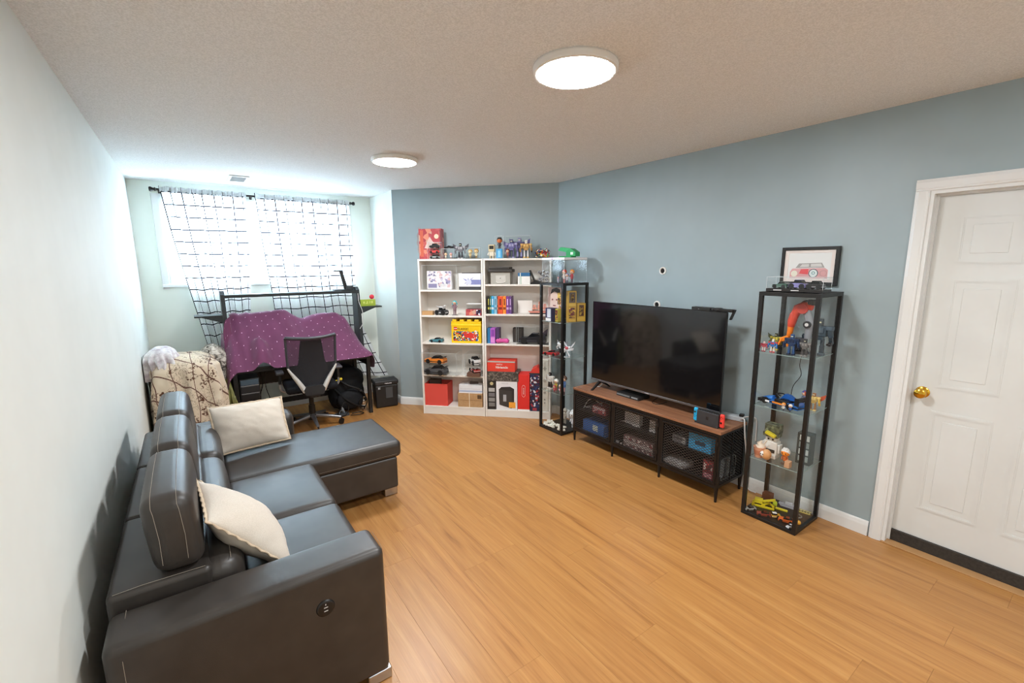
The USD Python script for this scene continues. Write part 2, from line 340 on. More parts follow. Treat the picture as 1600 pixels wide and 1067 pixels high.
# ceiling fittings
for i, (lx, ly, lab) in enumerate(((-1.865, 1.60, 'round white flush ceiling light, the larger one nearest the viewer'), (-1.87, 3.735, 'round white flush ceiling light, the one farther away near the window end'), (-1.865, -.54, 'round white flush ceiling light behind the viewer, third of the row'))):
    t = Thing('ceiling_light', lab, 'ceiling light', (lx, ly, H - .034), 0, 'flush ceiling lights')
    t.part('housing', MB().lathe([(.172, .0), (.178, -.001), (.186, .002), (.189, .008), (.189, .026), (.184, .034), (.0, .034)], n=64), M_white)
    t.part('diffuser', MB().lathe([(0, -.003), (.15, -.003), (.17, -.001), (.1735, .004)], n=64), M_lamp)
t = Thing('air_vent', 'small white square ceiling vent near the curtain rod', 'air vent', (-2.845, 5.415, H - .012))
f = MB()
for p, q in (((-.085, -.17), (.085, -.145)), ((-.085, .145), (.085, .17)), ((-.085, -.17), (-.062, .17)), ((.062, -.17), (.085, .17))): f.box((*p, 0), (*q, .012), .002)
t.part('frame', f.fuse(), M_white)
for k in range(7): t.part('louvre', MB().ob((0, -.12 + k * .04, .007), (.13, .03, .002), R3(rx=35)), C('#dfe0e0', .5))

# ------------------------------------------------------------------ sectional sofa
sofa = Thing('sectional_sofa', 'large dark grey leather sectional sofa with chaise and raised headrests along the white wall', 'sofa', (-3.2, 2.75, 0))
def R(a, b, r, n=4, puff=None, axis=2):
    a, b = np.minimum(a, b), np.maximum(a, b); c, e = (np.array(a) + b) / 2, np.array(b) - a
    def warp(v):
        if not puff: return v
        u = v / (e / 2); k = [i for i in range(3) if i != axis]
        f = (1 - np.abs(u[:, k[0]]) ** 3) * (1 - np.abs(u[:, k[1]]) ** 3)
        v = v.copy(); v[:, axis] += puff * f * np.sign(u[:, axis]) * (np.abs(u[:, axis]) > .3); return v
    m = rbox(*e, r, n, warp); m.vertices = np.array(m.vertices) + c; return m
def SP(name, m, under=None, mt=None, label=None, smooth=50): return sofa.part(name, m if isinstance(m, (MB, trimesh.Trimesh)) else m, mt or M_leather, world=True, smooth=smooth, under=under, label=label)
def stitch(paths, under, r=.0009):
    m = MB()
    for p in paths:
        p = np.array(p, float); q = []
        for i in range(len(p) - 1): q += [p[i] + (p[i + 1] - p[i]) * t for t in np.linspace(0, 1, 7)[:-1]]
        m.tubev(np.array(q + [p[-1]]), r, 5)
    SP('stitching', m, under, M_thread)
SP('frame', MB().add(R((-3.67, 1.80, .05), (-2.845, 3.72, .32), .02)))
arm = SP('arm', R((-3.69, 1.632, .045), (-2.835, 1.828, .607), .030, 6, .004, 1))
z0 = .607
stitch([[(-2.8335, 1.670, .06), (-2.8335, 1.668, .585), (-2.8335, 1.70, .596), (-2.8335, 1.79, .596)],
        [(-3.642, 1.6305, .06), (-3.642, 1.6305, .555), (-3.642, 1.650, .600), (-3.642, 1.81, .6085)]], arm)
SP('arm', R((-3.69, 3.700, .045), (-2.80, 3.90, .607), .048, 6, .006, 1))
SP('chaise_base', R((-2.90, 3.055, .085), (-2.232, 3.672, .325), .018))
ch = SP('chaise_cushion', R((-3.30, 3.046, .322), (-2.198, 3.686, .447), .035, 8, .012))
stitch([[(-2.78, 3.0445, .352), (-2.24, 3.0445, .352)], [(-2.196, 3.09, .352), (-2.196, 3.65, .352)]], ch)
for ya, yb in ((1.833, 2.432), (2.436, 3.042)):
    c = SP('seat_cushion', R((-3.31, ya, .30), (-2.815, yb, .452), .04, 6, .014))
    stitch([[(-2.8135, ya + .03, .405), (-2.8135, yb - .03, .405)]], c)
for ya, yb in ((1.832, 2.41), (2.414, 3.035), (3.039, 3.69)):
    b = SP('back_section', R((-3.695, ya, .05), (-3.40, yb, .655), .022, 4, .006))
    stitch([[(-3.675, ya + .012, .6555), (-3.60, ya + .012, .660), (-3.42, ya + .012, .6565)]], b)
    c = SP('back_cushion', R((-3.46, ya + .006, .40), (-3.305, yb - .006, .652), .065, 5, .014, 0))
    stitch([[(-3.34, ya + .03, .647), (-3.34, ya + .18, .662)]], c)
def headrest(ya, yb, x0=-3.572, x1=-3.424, z0=.655, z1=.944, r=.05):
    c = np.array([(x0 + x1) / 2, (ya + yb) / 2, (z0 + z1) / 2]); e = np.array([x1 - x0, yb - ya, z1 - z0])
    def warp(v):
        u = v / (e / 2); v = v.copy()
        v[:, 0] *= 1 + .05 * (1 - u[:, 2] ** 2) ; v[:, 0] -= .012 * u[:, 2]
        v[:, 2] += .007 * (1 - u[:, 1] ** 2) * (u[:, 2] > .3); v[:, 1] += .006 * np.sign(u[:, 1]) * (1 - u[:, 2] ** 2) * (np.abs(u[:, 1]) > .8)
        return v
    m = rbox(*e, r, 6, warp); m.vertices = np.array(m.vertices) + c
    h = SP('headrest', m)
    k = .0016; P = []
    for xx in (x0 + .036, x1 - .040):
        L = [(xx, ya - .004 + k * 0, z0 + .05), (xx, ya - .0065, (z0 + z1) / 2), (xx - .008, ya - .002, z1 - .05)]
        for t in np.linspace(0, PI / 2, 5)[1:]: L.append((xx - .012, ya + r - (r + .001) * math.cos(t), z1 - r + (r + .001) * math.sin(t)))
        L += [(xx - .012, (ya + yb) / 2, z1 + .008)]
        for t in np.linspace(PI / 2, 0, 5): L.append((xx - .012, yb - r + (r + .001) * math.cos(t), z1 - r + (r + .001) * math.sin(t)))
        P.append(L)
    stitch(P, h, .0010)
headrest(1.850, 2.395); headrest(2.425, 2.96); headrest(2.99, 3.53)
for x0, y0 in ((-2.93, 1.64), (-3.68, 1.64), (-2.93, 3.77), (-3.68, 3.77), (-2.32, 3.12), (-2.32, 3.58)):
    SP('foot', MB().box((x0, y0, 0), (x0 + .10, y0 + .08, .05 if x0 != -2.32 else .09), .006), None, M_steel, 'polished metal block foot')
so = SP('charging_socket', MB().lathe([(0, .006), (.024, .006), (.030, .004), (.0335, 0), (.0335, -.01)], (-3.071, 1.628, .456), 32, R3(rx=90)), None, M_black, 'round black charging socket')
mk = MB()
for dz in (-.010, .004): mk.box((-3.071 - .007, 1.6212, .456 + dz), (-3.071 + .007, 1.6218, .456 + dz + .004))
mk.box((-3.071 - .002, 1.6212, .471), (-3.071 + .002, 1.6218, .477))
SP('port_mark', mk, so, C('#c8c8c8', .4))

def pillow(name, label, c4, th0, th1, m, loc, seed=1, fr=.012):
    """throw pillow through the corners (TL, TR, BR, BL); th0 front thickness, th1 back"""
    TL, TR, BR, BL = [np.array(p, float) for p in c4]; N = 30; g = np.linspace(-1, 1, N)
    n = np.cross(TR - TL, BL - TL); n = -n / np.linalg.norm(n); T = Thing(name, label, 'pillow', loc)
    U, V = np.meshgrid(g, g, indexing='ij')
    def surf(sg, th):
        pin = 1 - .045 * (1 - np.abs(V) ** 2.0) * np.abs(U) ** 3; pin2 = 1 - .045 * (1 - np.abs(U) ** 2.0) * np.abs(V) ** 3
        u, v = (U * pin + 1) / 2, (V * pin2 + 1) / 2
        p = (TL * ((1 - u) * (1 - v))[..., None] + TR * (u * (1 - v))[..., None] + BR * (u * v)[..., None] + BL * ((1 - u) * v)[..., None])
        h = th * np.clip(1 - U ** 2, 0, 1) ** .72 * np.clip(1 - V ** 2, 0, 1) ** .72
        wr = (meshkit.fbm(np.stack([U * 3 + seed, V * 3, 0 * U + sg], -1), 3, seed) - .5) * .014 * np.clip(h / max(th, .01) * 2.5, 0, 1)
        rp = .002 * np.sin(V * 14 + seed) * np.clip(1 - np.abs(np.abs(U) - .8) / .25, 0, 1) + .002 * np.sin(U * 13 + seed) * np.clip(1 - np.abs(np.abs(V) - .8) / .25, 0, 1)
        return p + n * (sg * (h + wr + rp * (h > .004)))[..., None]
    A, B = surf(1, th0), surf(-1, th1)
    fv = trimesh.util.concatenate([MB().sheet(A).mesh(), MB().sheet(B[::-1]).mesh()]); fv.merge_vertices(digits_vertex=5)
    body = T.part('cover', fv, m, world=True, smooth=True)
    E = np.vstack([A[:, 0], A[-1, 1:], A[-2::-1, -1], A[0, -2::-1]])
    ctr = A.reshape(-1, 3).mean(0); k = np.arange(len(E)); D = E - ctr; D -= np.outer(D @ n, n); D /= np.linalg.norm(D, axis=1)[:, None]
    wav = (.003 * np.sin(k * 1.9 + seed))[:, None] * n
    s = MB().sheet(np.stack([E - D * .004 + n * .003, E + D * fr * .5 + n * .0035 + wav, E + D * fr + wav, E + D * fr * .5 - n * .0035 + wav, E - D * .004 - n * .003], 1))
    T.part('fringe', s, fabric(name + '_fringe_' + str(seed), '#bfa88d', '#d8c6ae', 500), world=True, smooth=True, label='stitched edge flange')
pillow('throw_pillow', 'beige linen throw pillow lying on the chaise against the far sofa arm', ((-3.34, 3.655, .757), (-2.885, 3.655, .757), (-2.875, 3.47, .487), (-3.318, 3.43, .483)), .095, .035, M_cushion, (-3.1, 3.55, .46), 2)
pillow('throw_pillow', 'beige linen throw pillow standing on the sofa seat nearest the viewer against the first headrest', ((-3.40, 1.89, .80), (-3.425, 2.29, .815), (-3.16, 2.31, .478), (-3.125, 1.90, .482)), .095, .085, M_cushion, (-3.28, 2.1, .45), 5)

# ------------------------------------------------------------------ media bench with mesh doors
BX0, BX1, BY0, BY1 = -.4077, -.048, 1.601, 3.105
bench = Thing('media_bench', 'low black metal media bench with wire mesh doors and brown wood top under the television', 'tv bench', ((BX0 + BX1) / 2, (BY0 + BY1) / 2, 0))
def BP(n, m, mt=None, **k): return bench.part(n, m, mt or M_blackmetal, world=True, **k)
BP('top', MB().box((BX0 - .004, BY0 - .004, .519), (BX1, BY1 + .004, .541), .003), M_topwood, label='brown wood top board')
fr = MB(); s = .024
for y in (BY0, BY1 - s):
    for x in (BX0, BX1 - s): fr.box((x, y, .11), (x + s, y + s, .519))
    fr.box((BX0, y, .11), (BX1, y + s, .13)).box((BX0, y, .50), (BX1, y + s, .519))
for x in (BX0, BX1 - s): fr.box((x, BY0, .105), (x + s, BY1, .128)).box((x, BY0, .498), (x + s, BY1, .519))
yd = [BY0 + (BY1 - BY0) * k / 3 for k in range(4)]
for y in yd[1:3]: fr.box((BX0, y - .014, .11), (BX0 + s, y + .014, .519)).box((BX1 - s, y - .014, .11), (BX1, y + .014, .519))
BP('frame', fr.fuse())
BP('bottom_panel', MB().box((BX0 + .01, BY0 + .01, .112), (BX1 - .01, BY1 - .01, .12)))
BP('back_panel', MB().box((BX1 - .012, BY0 + .01, .12), (BX1 - .006, BY1 - .01, .51)))
BP('side_panel', MB().box((BX0 + .02, BY1 - .010, .12), (BX1 - .02, BY1 - .004, .51)))
for k in range(3): BP('shelf', MB().box((BX0 + .03, yd[k] + .015, .318), (BX1 - .014, yd[k + 1] - .015, .326)))
for k in (1, 2): BP('divider', MB().box((BX0 + .03, yd[k] - .003, .12), (BX1 - .014, yd[k] + .003, .505)))
for y in (BY0 + .012, yd[1], yd[2], BY1 - .012):
    for x in (BX0 + .013, BX1 - .013): BP('leg', MB().tubev([(x, y, 0), (x, y, .02), (x, y, .112)], [.009, .0095, .015], 14))
M_wire = C('#4b4744', .4, .4)
def mesh_panel(o, ax, W, Hh, pitch=.0175, b=.0036, t=.0012):
    o = np.array(o, float); ax = np.array(ax, float); nrm = np.cross(ax, [0, 0, 1]); m = MB(); L = W + Hh; V, F = [], []
    for sg in (1, -1):
        for c in np.arange(-L, L, pitch * 1.25):
            # line  u*0.6 + sg*v = c
            pts = []
            k = .62
            for u in (0, W):
                v = (c - u * k) * sg
                if 0 <= v <= Hh: pts.append((u, v))
            for v in (0, Hh):
                u = (c - sg * v) / k
                if 0 < u < W: pts.append((u, v))
            if len(pts) < 2: continue
            p, q = np.array(pts[0]), np.array(pts[1])
            if np.linalg.norm(q - p) < .006: continue
            d = (q - p) / np.linalg.norm(q - p); e = np.array([-d[1], d[0]]) * b / 2
            c4 = [p + e, q + e, q - e, p - e]; n0 = len(V)
            for off in (0, t): V += [o + ax * u + np.array([0, 0, v]) + nrm * (off + (t * .8 if sg > 0 else 0)) for u, v in c4]
            F += [[n0, n0 + 1, n0 + 2], [n0, n0 + 2, n0 + 3], [n0 + 4, n0 + 6, n0 + 5], [n0 + 4, n0 + 7, n0 + 6], [n0, n0 + 4, n0 + 5], [n0, n0 + 5, n0 + 1], [n0 + 2, n0 + 6, n0 + 7], [n0 + 2, n0 + 7, n0 + 3]]
    return trimesh.Trimesh(np.array(V), np.array(F), process=False)
for k in range(3):
    ya, yb = yd[k] + .018, yd[k + 1] - .018; f = MB(); s = .016
    f.box((BX0 - .006, ya, .134), (BX0 + .008, ya + s, .494), .002).box((BX0 - .006, yb - s, .134), (BX0 + .008, yb, .494), .002).box((BX0 - .006, ya, .134), (BX0 + .008, yb, .134 + s), .002).box((BX0 - .006, ya, .494 - s), (BX0 + .008, yb, .494), .002)
    dp = BP('door', f.fuse())
    BP('mesh', mt=M_wire, m=mesh_panel((BX0 + .001, ya + s, .15), (0, 1, 0), yb - ya - 2 * s, .328), kind='stuff', under=dp, smooth=False)
    BP('door_pull', MB().box((BX0 - .012, (ya + yb) / 2 - .09, .487), (BX0 - .004, (ya + yb) / 2 + .09, .494), .002), under=dp)
    hm = MB()
    for z in (.2, .43): hm.cyl((BX0 - .004, ya - .004, z), (BX0 - .004, ya - .004, z + .035), .005, n=10)
    BP('hinge', hm, under=dp)
BP('side_mesh', mt=M_wire, m=mesh_panel((BX0 + .025, BY0 + .006, .13), (1, 0, 0), BX1 - BX0 - .05, .365), kind='stuff', smooth=False, label='wire mesh end panel')
BP('side_brace', MB().box(((BX0 + BX1) / 2 - .004, BY0 + .002, .13), ((BX0 + BX1) / 2 + .004, BY0 + .008, .50)))

def carton(name, label, cat, loc, rz, e, col, faces=(), group=None, rough=.55, lid=None, open_top=False):
    """box: loc = base centre; local -y is the front. faces: (x0,z0,x1,z1 in 0..1 of the front, material) prints"""
    w, dp, h = e; T = Thing(name, label, cat, loc, rz, group); m = C(col, rough) if isinstance(col, str) else col
    if open_top:
        k = .003; b = MB().box((-w / 2, -dp / 2, 0), (w / 2, dp / 2, k)).box((-w / 2, -dp / 2, k), (w / 2, -dp / 2 + k, h)).box((-w / 2, dp / 2 - k, k), (w / 2, dp / 2, h)).box((-w / 2, -dp / 2 + k, k), (-w / 2 + k, dp / 2 - k, h)).box((w / 2 - k, -dp / 2 + k, k), (w / 2, dp / 2 - k, h)); T.part('body', b, m)
    else: T.part('body', MB().box((-w / 2, -dp / 2, 0), (w / 2, dp / 2, h - (lid[1] if lid else 0)), .0025), m)
    if lid: T.part('lid', MB().box((-w / 2 - .004, -dp / 2 - .004, h - lid[1]), (w / 2 + .004, dp / 2 + .004, h), .004), C(lid[0], .45))
    for f in faces:
        x0, q0, x1, q1, fm = f[:5]; nm = f[5] if len(f) > 5 else 'printed_panel'
        T.part(nm, MB().box((-w / 2 + x0 * w, -dp / 2 - .0009, q0 * h), (-w / 2 + x1 * w, -dp / 2 + .0003, q1 * h)), C(fm, .5) if isinstance(fm, str) else fm)
    return T
IB = 'things stored in the media bench'
P_red = printed('red_game_print', ['#8f2f35', '#b8474a', '#d9c9c4', '#5d2a35', '#a33b3f'], 45)
P_dvd = printed('disc_case_print', ['#6d5a55', '#8d7770', '#4c2f33', '#c9beb8', '#7a3138'], 60)
carton('game_box', 'small red printed game box on the upper shelf behind the left mesh door', 'box', (-.28, 2.83, .326), -90, (.17, .12, .075), '#a03c3e', [(.05, .55, .95, .9, '#c9b3b1'), (.08, .12, .9, .45, P_red)])
carton('parcel', 'blue cardboard parcel with a pale label on the lower shelf behind the left mesh door', 'box', (-.28, 2.87, .12), -90, (.27, .18, .115), '#2f66a8', [(.48, .35, .72, .85, '#c6cdbf', 'label')])
carton('router', 'upright white router box on the upper shelf behind the middle mesh door', 'box', (-.29, 2.46, .326), -90, (.16, .05, .105), '#d6d5d2', [(.1, .15, .9, .85, '#c2c1bf')])
carton('charger_dock', 'narrow white dock at the right end of the upper shelf behind the middle mesh door', 'box', (-.29, 2.24, .326), -90, (.055, .07, .10), '#cfcdcb', [(.2, .2, .8, .8, '#a9a8a6')])
carton('disc_case_stack', 'brown and grey stack of disc cases on the lower shelf behind the middle mesh door', 'disc cases', (-.28, 2.36, .12), -90, (.31, .14, .11), '#6b514c', [(.0, .03, 1, .3, P_dvd), (.0, .36, 1, .62, '#a39891'), (.0, .68, 1, .97, P_dvd)])
carton('game_box', 'bright cyan blue box on the upper shelf behind the right mesh door', 'box', (-.30, 1.785, .326), -90, (.185, .12, .125), '#2f9fd0', [(.3, .35, .75, .6, '#1a3b52')])
carton('game_console', 'grey game console lying on the upper shelf behind the right mesh door', 'game console', (-.27, 1.97, .326), -90, (.12, .15, .06), '#6f6e70', [(.1, .5, .9, .7, '#3a3a3c'), (.72, .1, .95, .9, '#a5a4a2')])
carton('game_box', 'dark red and pink upright game box on the lower shelf behind the right mesh door', 'box', (-.31, 1.72, .12), -90, (.085, .05, .15), '#7c2a36', [(.1, .45, .9, .95, P_red), (.12, .06, .88, .3, '#c98a92')])
m = MB()
for k in range(7): m.ob((-.27 + .004 * (k % 3), 2.02 + .006 * ((k * 5) % 4), .1225 + k * .0042), (.15, .20, .0036), R3(rz=4 * ((k * 7) % 5 - 2)))
solo('paper_stack', m, C('#c4bdb9', .8), 'loose stack of papers lying on the lower shelf behind the right mesh door', 'papers')
m = MB().wire([(-.33, 3.04, .33), (-.33, 2.99, .41), (-.34, 2.93, .45), (-.33, 2.86, .44), (-.31, 2.82, .40), (-.30, 2.90, .35), (-.28, 2.98, .335), (-.30, 3.05, .335), (-.28, 2.94, .37), (-.27, 2.78, .455), (-.26, 2.74, .46)], .004)
solo('coiled_cable', m, C('#cfcdc9', .5), 'white cable coiled on the upper shelf behind the left mesh door', 'cable')
solo('coiled_cable', MB().wire([(-.33, 2.57, .332), (-.34, 2.53, .345), (-.33, 2.47, .345), (-.34, 2.42, .334), (-.33, 2.36, .334)], .004), C('#bdbbb6', .5), 'grey cable lying on the upper shelf behind the middle mesh door', 'cable')
solo('dice', MB().box((-.36, 2.575, .12), (-.335, 2.60, .145), .004).sph((-.345, 2.545, .131), .011), C('#b9b7b4', .5), 'small pale cube and ball on the lower shelf behind the middle mesh door', 'dice')
t = Thing('magazine_rack', 'grey wire rack of magazines just inside the right end of the media bench', 'rack', (-.19, 1.66, .12))
for k in range(5): t.part('magazine', MB().ob((-.07 + .035 * k, 0, .085), (.008, .04, .13 + .012 * (k % 3)), R3(ry=5 - 3 * k)), C(('#9aa2a4', '#5c6366', '#b3b8b8')[k % 3], .5))
t.part('rack', MB().wire([(-.1, -.02, .004), (-.1, -.02, .16), (-.03, -.022, .17), (.09, -.02, .15), (.09, -.02, .004)], .003).wire([(-.1, -.02, .004), (.09, -.02, .004)], .003), C('#9aa2a4', .4))

# ------------------------------------------------------------------ television and what stands by it
TX = -.262; TY0, TY1, TZ0, TZ1 = 1.700, 3.010, .622, 1.376
tv = Thing('television', 'large black flat screen television standing on the media bench', 'television', (TX + .02, (TY0 + TY1) / 2, .541))
tv.part('housing', MB().box((TX + .004, TY0 + .002, TZ0), (TX + .026, TY1 - .002, TZ1 - .002), .004).box((TX + .024, TY0 + .2, TZ0 + .02), (TX + .062, TY1 - .2, TZ0 + .46), .012), M_black, world=True)
bz = MB(); q = .006
bz.box((TX, TY0, TZ0), (TX + .010, TY0 + q, TZ1), .001).box((TX, TY1 - q, TZ0), (TX + .010, TY1, TZ1), .001).box((TX, TY0, TZ1 - q), (TX + .010, TY1, TZ1), .001)
tv.part('bezel', bz.fuse(), C('#2a2a2b', .3, .6), world=True)
tv.part('lower_bezel', MB().box((TX - .003, TY0, TZ0 - .004), (TX + .012, TY1, TZ0 + .013), .002), C('#77777a', .3, .7), world=True, label='grey metal lower bezel')
tv.part('screen', MB().box((TX + .002, TY0 + q, TZ0 + .013), (TX + .006, TY1 - q, TZ1 - q)), M_screen, world=True)
for yc in (1.83, 2.915):
    tv.part('foot', MB().prism([(-.13, 0), (-.115, 0), (0, .06), (.115, 0), (.13, 0), (.012, .086), (-.012, .086)], .018, (TX + .03, yc + .009, .541), (1, 0, 0), (0, 0, 1)), M_black, world=True)
tv.part('brand_mark', MB().box((TX - .0036, 2.335, TZ0 + .002), (TX - .0028, 2.375, TZ0 + .007)), C('#b5b5b8', .3), world=True)
t = carton('cable_box', 'slim black set-top box in front of the television', 'set-top box', (-.205, 2.55, .541), -90, (.25, .15, .032), '#1b1a1a', [(.02, .3, .60, .75, '#77797a', 'display'), (.68, .35, .95, .7, '#9a9c9c', 'buttons')])
t = Thing('streaming_box', 'flat black box lying on the top edge of the television', 'media box', (-.235, 1.905, 1.376), -90)
t.part('body', MB().box((-.075, -.03, 0), (.075, .03, .022), .003), M_black); t.part('indicator', MB().box((-.02, -.0308, .007), (-.012, -.0298, .011)), C('#9da0a2', .4))
t = Thing('motion_sensor', 'black motion sensor bar clipped on the right end of the television top', 'sensor', (-.235, 1.75, 1.376), -90)
t.part('body', MB().box((-.08, -.022, 0), (.085, .022, .020), .005).box((-.06, -.026, .002), (-.01, .026, .024), .006), M_black)
t.part('lens', MB().cyl((-.035, -.024, .012), (-.035, -.028, .012), .008).cyl((.03, -.021, .011), (.03, -.0235, .011), .006), C('#2f3133', .15))
t.part('clip', MB().prism([(.085, .018), (.098, .018), (.07, -.055), (.058, -.055)], .02, (0, .010, 0), (1, 0, 0), (0, 0, 1)).box((.06, -.004, .0), (.092, .004, .019)), M_black)
t = Thing('game_console_dock', 'dark grey handheld game console in its dock between blue and red controllers on the bench', 'game console', (-.345, 1.735, .541), -90)
t.part('dock', MB().box((-.085, -.022, 0), (.085, .022, .104), .006), C('#323133', .5))
lg = MB().box((-.0095, -.0228, .046), (-.0015, -.0216, .070), .0005).box((.0015, -.0228, .046), (.0085, -.0216, .070), .0005)
t.part('emblem', lg, C('#1c1b1c', .3))
t.part('screen_top', MB().box((-.085, -.006, .1), (.085, .006, .110), .002), M_black)
for sx, colr, lab in ((-1, '#1fa8d8', 'light blue controller'), (1, '#f0453c', 'bright red controller')):
    c = t.part('controller', MB().add(rbox(.034, .026, .102, .012, 1), (sx * .103, 0, .061)), C(colr, .4), label=lab)
    t.part('joystick', MB().cyl((sx * .103, -.012, .082 if sx < 0 else .05), (sx * .103, -.02, .082 if sx < 0 else .05), .0065), M_black, under=c)
    bm = MB()
    for dx, dz in ((0, .008), (0, -.008), (.008, 0), (-.008, 0)): bm.cyl((sx * .103 + dx, -.012, (.05 if sx < 0 else .085) + dz), (sx * .103 + dx, -.0145, (.05 if sx < 0 else .085) + dz), .0026, n=8)
    t.part('button', bm, M_black, under=c)
t = Thing('power_adapter', 'grey white power strip lying on the right end of the bench top', 'power strip', (-.075, 1.70, .541), -78)
t.part('body', MB().box((-.085, -.03, 0), (.085, .03, .038), .008), C('#b8bcc0', .4)); t.part('plug', MB().box((.05, -.02, .036), (.082, .012, .058), .005), M_black)
solo('power_cable', MB().wire([(-.09, 1.635, .56), (-.10, 1.60, .575), (-.115, 1.585, .54), (-.10, 1.582, .44), (-.075, 1.582, .36), (-.05, 1.575, .2), (-.04, 1.56, .03), (-.035, 1.50, .006)], .0055), C('#dcdad8', .4), 'thick white power cable hanging over the right end of the bench', 'cable')
solo('power_cable', MB().wire([(-.10, 1.62, .575), (-.06, 1.60, .585), (-.03, 1.575, .578), (-.012, 1.55, .56), (-.010, 1.545, .4)], .005), C('#d6d4d2', .4), 'white cable running from the power strip to the wall', 'cable')
solo('loose_cable', MB().wire([(-.10, 2.99, .60), (-.16, 3.00, .575), (-.21, 2.985, .549), (-.20, 2.955, .546), (-.13, 2.95, .60)], .005), C('#d8d6d3', .4), 'white cable looping under the left end of the television', 'cable')
solo('loose_cable', MB().wire([(-.10, 2.36, .56), (-.20, 2.34, .545), (-.235, 2.30, .544), (-.21, 2.26, .544), (-.12, 2.25, .55)], .0025), M_black, 'thin black cable on the bench top under the middle of the television', 'cable')
for y, z, lab in ((2.443, 1.66, 'white ringed cable hole high on the blue wall above the television'), (2.486, 1.363, 'white ringed cable hole just above the top edge of the television')):
    t = Thing('cable_grommet', lab, 'cable grommet', (-.001, y, z), 0)
    t.part('ring', MB().lathe([(.022, 0), (.022, .010), (.026, .012), (.033, .008), (.034, 0)], (.001, 0, 0), 28, R3(ry=-90)), M_white)
    t.part('hole', MB().lathe([(0, .002), (.0215, .002), (.0215, 0)], (.001, 0, 0), 24, R3(ry=-90)), C('#15130f', .9))
# framed drawing
t = Thing('framed_picture', 'black framed drawing of a red van on the wall behind the right glass cabinet', 'picture', (-.012, 1.302, 1.574), -90)
W2, Hh = .17, .249
f = MB()
for p, q in (((-W2, 0), (-W2 + .021, Hh)), ((W2 - .021, 0), (W2, Hh)), ((-W2, 0), (W2, .021)), ((-W2, Hh - .021), (W2, Hh))): f.box((p[0], -.016, p[1]), (q[0], .010, q[1]), .002)
t.part('frame', f.fuse(), M_black)
mt = MB(); a0, b0 = W2 - .019, .019
for p, q in (((-a0, b0), (-a0 + .024, Hh - b0)), ((a0 - .024, b0), (a0, Hh - b0)), ((-a0, b0), (a0, b0 + .02)), ((-a0, Hh - b0 - .02), (a0, Hh - b0))): mt.box((p[0], -.009, p[1]), (q[0], -.006, q[1]))
t.part('mat_board', mt.fuse(), C('#e9dcd6', .8))
dw = t.part('drawing', MB().box((-a0, -.006, b0), (a0, -.003, Hh - b0)), C('#e6e4e2', .8))
def ink(m, colr): t.part('ink', m, C(colr, .8), under=dw)
ink(MB().prism([(-.112, .045), (-.112, .085), (-.10, .108), (.095, .112), (.112, .10), (.112, .045)], .0006, (0, -.006, 0), (1, 0, 0), (0, 0, 1)), '#dba3a3')
ink(MB().prism([(-.08, .112), (-.06, .142), (.075, .146), (.092, .115)], .0006, (0, -.006, 0), (1, 0, 0), (0, 0, 1)), '#a8a29e')
ink(MB().prism([(-.055, .075), (-.045, .104), (.0, .106), (.0, .07)], .0006, (0, -.0066, 0), (1, 0, 0), (0, 0, 1)), '#e5575c')
ink(MB().lathe([(0, .0006), (.026, .0006), (.026, 0)], (.03, -.0066, .078), 24, R3(rx=90)), '#dfe6e4')
ink(MB().lathe([(.024, .0009), (.028, .0009), (.028, 0), (.024, 0), (.024, .0009)], (.03, -.0066, .078), 24, R3(rx=90)), '#394f58')
ink(MB().lathe([(.007, .0012), (.010, .0012), (.010, 0), (.007, 0), (.007, .0012)], (.03, -.0066, .080), 20, R3(rx=90)), '#3c8c8a')
ink(MB().lathe([(.017, .0009), (.021, .0009), (.021, 0), (.017, 0), (.017, .0009)], (.088, -.0066, .078), 24, R3(rx=90)), '#c99a9a')
ink(MB().lathe([(0, .0008), (.02, .0008), (.02, 0)], (-.085, -.0066, .075), 24, R3(rx=90)), '#e8e2d0')
ink(MB().prism([(-.055, .118), (-.04, .137), (.0, .138), (.0, .12)], .0006, (0, -.0067, 0), (1, 0, 0), (0, 0, 1)).prism([(.012, .12), (.012, .139), (.07, .141), (.078, .122)], .0006, (0, -.0067, 0), (1, 0, 0), (0, 0, 1)), '#d5d0cc')
t.part('glazing', MB().quad((-a0, -.0115, b0), (a0, -.0115, Hh - b0)), M_glass)

